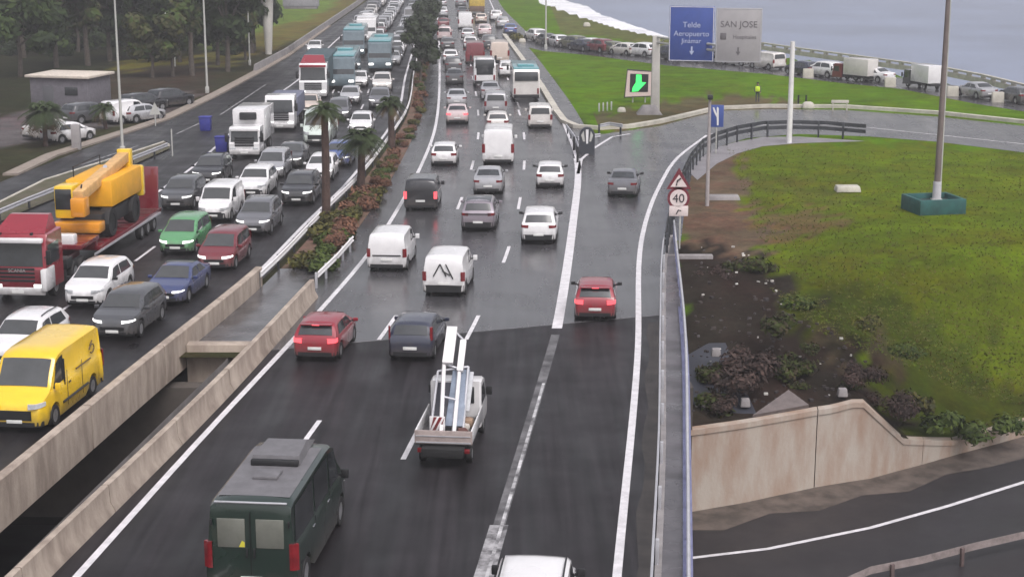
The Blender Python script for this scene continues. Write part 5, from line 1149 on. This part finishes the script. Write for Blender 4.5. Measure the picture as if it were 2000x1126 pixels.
o = lamp_post(1828, 408, 15, 'tall lamp mast rising from a green planter on the grass', r=.20, m=M_pole_rust)
MB().tube([(0, 0, .5), (0, 0, 1.6)], [.26, .24], mat('pale_sleeve', (.55, .54, .56), .6, vary=.2), 12).build('sleeve', o)
MB().tube([(.155, -.08, 1.6), (.10, -.06, 14.5)], [.06, .04], M_pole, 6).build('cable_duct', o)
pl = thing('planter', G(1822, 412), R_(12), 'dark green square concrete planter round the lamp mast foot', 'planter')
M_pg = mat('green_concrete', (.022, .105, .10), .75, vary=.4, vscale=1.5)
mb = MB()
for (x, y, a, b) in ((0, -1.15, 2.8, .2), (0, 1.15, 2.8, .2), (-1.3, 0, .2, 2.1), (1.3, 0, .2, 2.1)): mb.box((x, y, .4), (a, b, .9), M_pg, .03)
mb.build('wall', pl); MB().box((0, 0, .3), (2.4, 2.1, .5), mat('planter_soil', (.02, .04, .035), .9)).build('soil', pl)
# park lamp
p = G(342, 130); o = thing('park_lamp', p, 0, 'short park lamp post with two white lit heads among the trees', 'lamp post')
MB().tube([(0, 0, 0), (0, 0, 5.6)], [.08, .05], M_pole, 8).build('pole', o)
for s in (1, -1): MB().box((s * .6, 0, 5.6), (.7, .4, .35), mat('park_lamp_lit', (.9, .85, .9), .4, emit=(1, .95, 1), es=.8) if s == 1 else bpy.data.materials['park_lamp_lit'], .1).build('lamp_head', o)
MB().tube([(-.6, 0, 5.4), (.6, 0, 5.4)], .04, M_pole, 6).build('arm', o)
# gantry over the slip road with two direction boards
pa, pb = G(1279, 222), G(1541, 279)
M_colm = mat('pale_gantry_concrete', (.56, .54, .50), .75, vary=.2, vscale=.6)
o = thing('sign_gantry', pa, 0, 'pale concrete column of the sign gantry reaching out behind the two direction boards', 'gantry')
MB().box((0, 0, 3.2), (.75, .6, 6.6), M_colm, .06, taper=(.8, .8)).build('column', o); MB().box((-.5, -.3, .35), (2.2, 1.4, .8), M_concg, .08, taper=(.5, .6)).build('footing', o)
q = pb - pa; wp = thing('white_pole', pb, 0, 'plain white round pole standing behind the slip road guardrail', 'pole'); MB().tube([(0, 0, -.05), (0, 0, 7.4)], [.21, .17], M_white_rail, 12).build('pole', wp)
bm_ = MB()
for z in (5.95, 6.4): bm_.tube([Vector((0, 0, z)), q * .72 + Vector((0, 0, z))], .10, M_pole, 8)
for i in range(9): bm_.tube([q * (.04 + .08 * i) + Vector((0, 0, 5.95)), q * (.08 + .08 * i) + Vector((0, 0, 6.4))], .05, M_pole, 5)
bm_.build('beam', o)
dv = q.copy(); dv.z = 0; dv.normalize(); nrm = Vector((dv.y, -dv.x, 0))
ang = math.atan2(dv.y, dv.x)
def board(px0, px1, pyt, pyb, m, label, name='direction_sign'):
    t0 = (px0 + px1) / 2
    # centre of the board stands in the gantry plane, a little in front of the beam
    best = None
    for i in range(400):
        f = i / 400; c = pa + q * f; u, v = PX((c.x + nrm.x, c.y + nrm.y, 7)); 
        if best is None or abs(u - t0) < best[0]: best = (abs(u - t0), c)
    c = best[1] + nrm * 1.0; u0, v0 = PX((c.x, c.y, 0)); u1, v1 = PX((c.x, c.y, 10)); zb = 10 * (v0 - pyb) / (v0 - v1); ztp = 10 * (v0 - pyt) / (v0 - v1)
    sc_px = F / (c.y * cT + CAMH * sT); wd_ = (px1 - px0) / sc_px
    r = thing(name, (c.x, c.y, zb), ang * .2, label, 'road sign', 'direction boards on the gantry'); hgt = ztp - zb
    MB().box((0, 0, hgt / 2), (wd_, .10, hgt), m, .03).build('panel', r)
    e = MB()
    for x, z, a, b in ((0, .06, wd_ - .1, .05), (0, hgt - .06, wd_ - .1, .05), (-wd_/2 + .06, hgt/2, .05, hgt - .1), (wd_/2 - .06, hgt/2, .05, hgt - .1)): e.box((x, -.055, z), (a, .012, b), M_white_rail if m is M_bl else M_galv)
    e.build('border', r)
    bk = MB(); bk.box((0, .5, hgt * .45), (wd_ * .9, .9, .12), M_galv, .01); bk.build('bracket', r); return r, wd_, hgt
M_bl = mat('sign_blue', (.045, .085, .32), .5, vary=.2, vscale=.6); M_gyp = mat('sign_grey_white', (.38, .365, .375), .5, vary=.15, vscale=.6)
M_txw = mat('sign_text_white', (.45, .50, .68), .5); M_txk = mat('sign_text_dark', (.14, .13, .14), .5)
def arrow(r, x, z, s, m):
    MB().plate([(x - .09*s, z + .5*s), (x + .09*s, z + .5*s), (x + .09*s, z), (x + .28*s, z), (x, z - .45*s), (x - .28*s, z), (x - .09*s, z)], -.075, -.06, m).build('arrow', r)
r, wd_, hg = board(1307, 1394, 12, 119, M_bl, 'blue direction board lettered Telde, left one on the gantry')
for tx, f, s_ in (('Telde', .66, .62), ('Aeropuerto', .50, .58), ('Jinámar', .37, .52)): text(tx, s_, M_txw, r, (0, -.065, hg * f))
arrow(r, .05, hg * .19, .7, M_txw)
r, wd_, hg = board(1398, 1486, 16, 121, M_gyp, 'grey-white direction board lettered SAN JOSE, right one on the gantry')
text('SAN JOSE', .66, M_txk, r, (0, -.065, hg * .70)); text('Hospitales', .42, M_txk, r, (.45, -.065, hg * .47)); arrow(r, 0, hg * .2, .65, M_txk)
MB().box((-1.15, -.06, hg * .48), (.45, .02, .5), M_txk, .01).build('symbol', r)
# lane control sign with green arrow
p = G(1246, 200); o = thing('lane_signal', p + Vector((0, -.3, 0)), R_(-6), 'lit lane signal with a green arrow in a pale frame beside the gantry column', 'road sign')
zb, ztp = (200 - 188) / 23.2, (200 - 134) / 23.2
wv = 2.25
MB().plate([(-wv/2 - .15, zb - .1), (wv/2 + .1, zb + .05), (wv/2 + .15, ztp - .05), (-wv/2 + .1, ztp + .1)], .0, .35, M_black).build('housing', o)
MB().plate([(-wv/2 - .05, zb), (wv/2, zb + .12), (wv/2 + .05, ztp - .12), (-wv/2 + .15, ztp)], -.03, 0, mat('pale_pink_frame', (.66, .52, .50), .5)).build('frame', o)
MB().plate([(-wv/2 + .35, zb + .42), (wv/2 - .28, zb + .45), (wv/2 - .25, ztp - .32), (-wv/2 + .38, ztp - .28)], -.045, -.028, M_black).build('screen', o)
ga = MB(); m_ = (zb + ztp) / 2; ga.plate([(-.22, ztp - .36), (.24, ztp - .36), (.26, m_ + .15), (.68, m_ + .12), (-.05, zb + .5), (-.58, zb + .46), (-.5, m_ - .3), (-.24, m_ + .1)], -.065, -.046, mat('green_light', (.05, .6, .12), .4, emit=(.04, 1.0, .16), es=1.1)); ga.build('arrow', o)
for s in (-.5, .6): MB().tube([(s, .2, -.05), (s, .2, zb + .1)], .07, M_pole, 8).build('post', o)
# blue fork sign and camera pole
p = G(1381, 402); o = thing('camera_pole', p, 0, 'slim pale pole with a dark camera on top inside the slip road bend', 'pole')
MB().tube([(0, 0, 0), (0, 0, 6.2)], [.12, .08], mat('mauve_pole', (.40, .36, .36), .6, vary=.2), 8).build('pole', o); MB().box((0, -.1, 6.3), (.28, .4, .26), M_black, .04).build('camera', o)
p = G(1398, 300); o = thing('fork_sign', p, R_(-4), 'blue upright sign with a white forking arrow beside the camera pole', 'road sign')
MB().tube([(0, .05, 0), (0, .05, 3.4)], .05, M_pole, 8).build('post', o); MB().box((0, 0, 2.65), (.95, .04, 1.55), M_bl, .02).build('panel', o)
k = MB(); k.plate([(.02, 2.0), (.14, 2.0), (.12, 3.2), (0.02, 3.3), (-.02, 3.2)], -.035, -.022, W_); k.plate([(.02, 2.5), (-.22, 2.95), (-.3, 3.25), (-.2, 3.25), (.02, 2.75)], -.035, -.022, W_); k.build('arrow', o)
# warning triangle, 40 limit and arrow plate on one post
pz = 6.6
p = G(1323, 486); s_ = F / (p.y * cT + CAMH * sT)
u0, v0 = PX(p); u1, v1 = PX(p + Vector((0, 0, 6))); zz = lambda py: 6 * (v0 - py) / (v0 - v1)
o = thing('sign_post', p, 0, 'post with a bend warning triangle, a round 40 limit and an arrow plate', 'road sign')
M_sf = mat('sign_face', (.72, .62, .60), .5, vary=.1); M_sr = mat('sign_red', (.16, .022, .035), .5); M_sk = mat('sign_black', (.03, .025, .03), .5)
MB().tube([(.1, .06, 0), (.1, .06, zz(334))], .05, M_pole, 8).build('post', o)
rr = .62; zc = zz(350)
MB().plate([(-rr, zc - .48), (rr, zc - .48), (0, zz(327))], 0, .03, M_sr).build('triangle', o); MB().plate([(-rr*.68, zc - .36), (rr*.68, zc - .36), (0, zz(327) - .34)], -.015, 0, M_sf).build('triangle_face', o)
MB().tube([(-.12, -.03, zc - .28), (-.08, -.03, zc - .05), (.10, -.03, zc + .08)], .045, M_sk, 6).build('bend_mark', o)
zc = zz(386); ring = [(.56 * math.cos(a), zc + .56 * math.sin(a)) for a in [2 * math.pi * i / 28 for i in range(28)]]
MB().plate(ring, 0, .03, M_sr).build('disc', o); MB().plate([(x * .78, zc + (z - zc) * .78) for x, z in ring], -.015, 0, M_sf).build('disc_face', o); text('40', .62, M_sk, o, (0, -.03, zc - .02))
zc = zz(411); MB().box((.02, .0, zc), (.95, .03, .52), M_sf, .01).build('plate', o); MB().tube([(-.1, -.03, zc - .15), (.0, -.03, zc + .05), (.14, -.03, zc + .02)], .03, M_sk, 5).build('arrow', o)
# gore: dark round-topped marker, posts and rails
p = G(1146, 300); o = thing('gore_marker', p, 0, 'dark round-topped gore marker with pale arrows at the road fork', 'traffic marker')
prof = [(-.54, 0), (.54, 0), (.54, 1.35)] + [(.54 * math.cos(a), 1.35 + .54 * math.sin(a)) for a in [math.pi * i / 10 for i in range(1, 10)]] + [(-.54, 1.35)]
MB().plate(prof, -.35, .1, mat('marker_dark', (.035, .04, .05), .5, vary=.2)).build('body', o)
MB().plate([(-.07, .75), (.07, .75), (.1, 1.75), (-.1, 1.75)], -.375, -.352, W_).build('stripe', o)
for sx in (-1, 1): MB().plate([(sx * .15, .9), (sx * .28, .9), (sx * .42, 1.35), (sx * .25, 1.65), (sx * .2, 1.3)], -.375, -.352, M_pole).build('arrow', o)
for pts, lb in (([(1106,262),(1122,284),(1130,305)], 'short pale barrier on dark posts left of the gore marker'), ([(1128,288),(1150,284),(1172,281)], 'short pale barrier in front of the gore marker'), ([(1172,262),(1190,258),(1216,262)], 'short pale barrier right of the gore marker')):
    guardrail([tuple(G(a, b)) for a, b in pts], lb, M_galv, M_dark_rail, 1, 2.6)
for px, py, h, lb in ((1128,318,1.1,'black post nearest the tip of the gore'),(1121,294,1.0,'black post left of the gore marker'),(1185,216,.9,None)):
    if lb: tag(MB().box((0, 0, h / 2), (.16, .16, h), M_black, .02).build('bollard'), lb, 'bollard', 'black posts at the gore').location = G(px, py)
for i, px in enumerate((1170,1178,1186,1194)): tag(MB().box((0, 0, .35), (.12, .12, .75), M_galv, .02).build('bollard'), 'grey bollard on the grass point, %s from the left of four' % ORD[i + 1], 'bollard', 'grey bollards on the grass point').location = G(px, 218 - i)
# triangular sign at left and thin posts
p = G(304, 246); o = thing('warning_sign', p, R_(10), 'grey back of a triangular sign on a post by the side road', 'road sign'); MB().tube([(0, 0, 0), (0, 0, 1.6)], .05, M_pole, 8).build('post', o); MB().plate([(-.45, .9), (.45, .9), (0, 1.9)], -.05, -.02, M_pole).build('panel', o)
p = G(337, 305); o = thing('sign_post', p, 0, 'thin bare grey post at the side road merge', 'post'); MB().tube([(0, 0, 0), (0, 0, 1.9)], .05, M_pole, 8).build('post', o)
tag(MB().box((0, 0, .9), (.62, .4, 1.8), mat('cabinet_grey', (.33, .31, .31), .7, vary=.2), .03).build('roadside_cabinet'), 'grey roadside cabinet on the pavement next to the round palm', 'cabinet').location = G(150, 292)
# blue bins
M_bin = mat('blue_plastic', (.03, .035, .26), .5, vary=.25)
for px, py, lb in ((402, 255, 'blue bin standing alone on the side road edge'), (434, 296, 'blue bin against the white box lorry')):
    b = MB(); b.box((0, 0, .5), (.8, .7, 1.0), M_bin, .06, taper=(1.1, 1.1)); b.box((0, 0, 1.06), (.95, .8, .12), M_bin, .05); tag(b.build('bin'), lb, 'bin', 'blue bins').location = G(px, py)
# hut
p = G(118, 214); o = thing('hut', p, R_(-14), 'low grey hut with a pale flat roof left of the parking lot', 'hut')
MB().box((0, 2, 1.35), (5.4, 4.2, 2.7), mat('hut_wall', (.16, .15, .17), .85, vary=.25), .03).build('wall', o); MB().box((0, 2, 2.82), (6.0, 4.8, .22), mat('hut_roof', (.62, .55, .47), .8, vary=.2), .03).build('roof', o)
MB().box((-1, -.12, 1.0), (1.0, .06, 2.0), mat('hut_door', (.10, .10, .11), .6), .02).build('door', o); MB().box((1.2, -.12, 1.6), (1.2, .06, .7), M_glass, .02).build('window', o)
# white pylon with cantilevered panel at the top left
p = G(525, 106); o = thing('gantry_pylon', p, 0, 'pale flared pylon carrying a large grey panel above the side road', 'gantry')
MB().tube([(0, 0, -.1), (0, 0, 3), (0, 0, 6.5), (0.2, 0, 9)], [.38, .55, .75, 1.0], M_colm, 14).build('pylon', o)
b = MB(); b.box((4.0, 0, 6.9), (4.2, 1.2, 2.6), mat('panel_grey', (.36, .36, .37), .6, vary=.2), .08); b.box((4.0, -.02, 5.5), (3.9, 1.0, .35), M_concg, .05); b.build('panel', o); MB().box((1.2, 0, 8.2), (3.2, .6, .7), M_colm, .06).build('beam', o)
# roadside barrier at the far left
P = [G(a, b) for a, b in ((500,141),(560,108),(640,52),(700,10),(720,-6))]
mb = MB(); sweep([tuple(p) for p in P], [(-.3, 0), (-.2, .8), (0, .8), (.1, 0)], M_concg, '', mb=mb); tag(mb.build('concrete_barrier'), 'low grey concrete barrier along the side road beneath the pylon', 'barrier')
# concrete blocks, slabs, promenade wall
for px, py, lb in ((1578,152,'white concrete block below the navy hatchback'),(1738,170,'white concrete block right of the white saloon'),(1860,188,'white concrete block left of the silver saloon'),(1948,200,'white concrete block right of the silver saloon')):
    b = MB(); b.box((0, 0, .45), (1.1, .5, .95), M_kerb, .05, taper=(.95, .6)); tag(b.build('concrete_block'), lb + ' on the coast road', 'concrete block', 'white blocks on the coast road').location = G(px, py)
PR = [G(a, b) for a, b in ((1488,97),(1560,108),(1640,119),(1760,136),(1840,147),(1920,163),(2000,183),(2150,222))]
o = thing('promenade_wall', PR[0], 0, 'long pale balustrade along the sea promenade, running to the right edge', 'wall'); lp = [tuple(q - PR[0]) for q in PR]
sweep(lp, [(-.2, 0), (-.2, .48), (.2, .48), (.2, 0)], M_kerb, '').build('base', o); sweep(lp, [(-.18, .72), (-.18, .9), (.18, .9), (.18, .72)], M_kerb, '').build('coping', o)
pm = None
for a, b in zip(lp, lp[1:]):
    a, b = Vector(a), Vector(b); N = max(1, int((b - a).length / 2.2))
    for i in range(N):
        if pm is None: q = MB().box((0, 0, .6), (.45, .36, .26), M_kerb).build('pier', o); pm = q.data
        else: q = bpy.data.objects.new('pier', pm); COL.objects.link(q); q.parent = o
        q.location = a.lerp(b, i / N); q.rotation_euler = (0, 0, math.atan2((b - a).y, (b - a).x))
tag(MB().box((0, 0, .2), (1.5, 1.0, .34), M_kerb, .04, taper=(.9, .85)).build('inspection_cover'), 'pale square inspection cover on the lawn left of the planter', 'inspection cover').location = G(1655, 374)
tag(MB().box((0, 0, .12), (2.0, .8, .28), M_concg, .04, taper=(.9, .8)).build('concrete_slab'), 'low grey slab in the brown earth below the camera pole', 'concrete slab').location = G(1412, 389)
tag(MB().box((0, 0, .3), (2.2, .35, .6), M_concg, .05).build('concrete_block'), 'pale concrete headwall on the bank beside the bridge railing', 'concrete block').location = G(1348, 520, -.4)
for px, py, s_, lb in ((1214,219,.55,'pale boulder on the grass point'),(1146,52,.8,'pale boulder on the upper seaside grass'),(1020,83,.7,'pale boulder below the dark round bush'),(1578,212,.8,'pale boulder beside the two dark stakes')):
    b = MB(); b.box((0, 0, s_ * .35), (s_ * 1.5, s_, s_ * .8), M_kerb, s_ * .28, taper=(.7, .7)); tag(b.build('boulder'), lb, 'boulder', 'pale boulders').location = G(px, py)
for px, lb in ((1559, 'dark stake on the grass, left of the pair'), (1574, 'dark stake on the grass, right of the pair')):
    tag(MB().tube([(0, 0, 0), (0, 0, .9)], .08, M_black, 6).build('stake'), lb, 'stake', 'dark stakes').location = G(px, 206)
b = MB(); b.box((0, 0, .75), (1.5, .1, .28), M_kerb, .03); b.box((-.6, 0, .3), (.1, .1, .6), M_kerb); b.box((.6, 0, .3), (.1, .1, .6), M_kerb); tag(b.build('road_barrier'), 'white plank barrier on the kerb opposite the white gantry post', 'barrier').location = G(1640, 216)

# worker in a yellow vest on the grass
def person(loc, label, rz):
    V = [(0,0,.95),(0,0,1.2),(0,0,1.42),(0,.01,1.52),(0,.02,1.64),(0,.02,1.74),(.1,0,.9),(.11,.02,.5),(.11,0,.08),(.11,.14,.04),(-.1,0,.9),(-.12,-.04,.5),(-.12,-.02,.08),(-.12,.12,.04),(.19,0,1.40),(.25,.04,1.13),(.22,.2,.96),(.21,.27,.93),(-.19,0,1.40),(-.26,.0,1.12),(-.25,.1,.88),(-.25,.14,.82)]
    E_ = [(0,1),(1,2),(2,3),(3,4),(4,5),(0,6),(6,7),(7,8),(8,9),(0,10),(10,11),(11,12),(12,13),(2,14),(14,15),(15,16),(16,17),(2,18),(18,19),(19,20),(20,21)]
    Rr = [.15,.15,.16,.06,.095,.08,.09,.065,.045,.04,.09,.065,.045,.04,.065,.05,.036,.03,.065,.05,.036,.03]
    me = bpy.data.meshes.new('person'); me.from_pydata(V, E_, []); o = bpy.data.objects.new('person', me); COL.objects.link(o)
    sk = o.modifiers.new('skin', 'SKIN'); o.modifiers.new('sub', 'SUBSURF').levels = 1
    for i, r in enumerate(Rr): me.skin_vertices[0].data[i].radius = (r, r)
    me.skin_vertices[0].data[0].use_root = True
    me.materials.append(mat('dark_clothes', (.035, .04, .06), .8))
    bpy.context.view_layer.update(); dg = bpy.context.evaluated_depsgraph_get(); ev = bpy.data.meshes.new_from_object(o.evaluated_get(dg)); o.modifiers.clear(); o.data = ev
    for p_ in ev.polygons: p_.use_smooth = True
    ev.materials.append(mat('skin', (.36, .2, .14), .6))
    if len(ev.materials) < 2: pass
    for p_ in ev.polygons:
        if p_.center.z > 1.53 or (p_.center.z < .95 and abs(p_.center.x) > .19): p_.material_index = len(ev.materials) - 1
    b = MB(); b.box((0, .0, 1.2), (.44, .34, .52), mat('hi_vis', (.62, .85, .04), .6), .12); b.build('vest', o)
    b = MB(); b.box((0, .01, 1.73), (.22, .25, .13), M_black, .06); b.build('hair', o)
    o.location = loc; o.rotation_euler = (0, 0, rz); return tag(o, label, 'person')
person(G(1479, 200), 'person in a yellow-green safety vest standing on the grass by the slip road', R_(160))

# ------------------------------------------------------------------ wet air
hz = bpy.data.materials.new('haze'); hz.use_nodes = True; n = hz.node_tree
for q in list(n.nodes):
    if q.type == 'BSDF_PRINCIPLED': n.nodes.remove(q)
pv = n.nodes.new('ShaderNodeVolumePrincipled'); pv.inputs['Color'].default_value = (.93, .925, .945, 1); pv.inputs['Density'].default_value = 0.00075; pv.inputs['Anisotropy'].default_value = .2
n.links.new(pv.outputs[0], n.nodes['Material Output'].inputs['Volume'])
mb = MB(); mb.box((150, 500, 8), (1400, 1240, 32), hz); o = mb.build('haze'); o['kind'] = 'stuff'
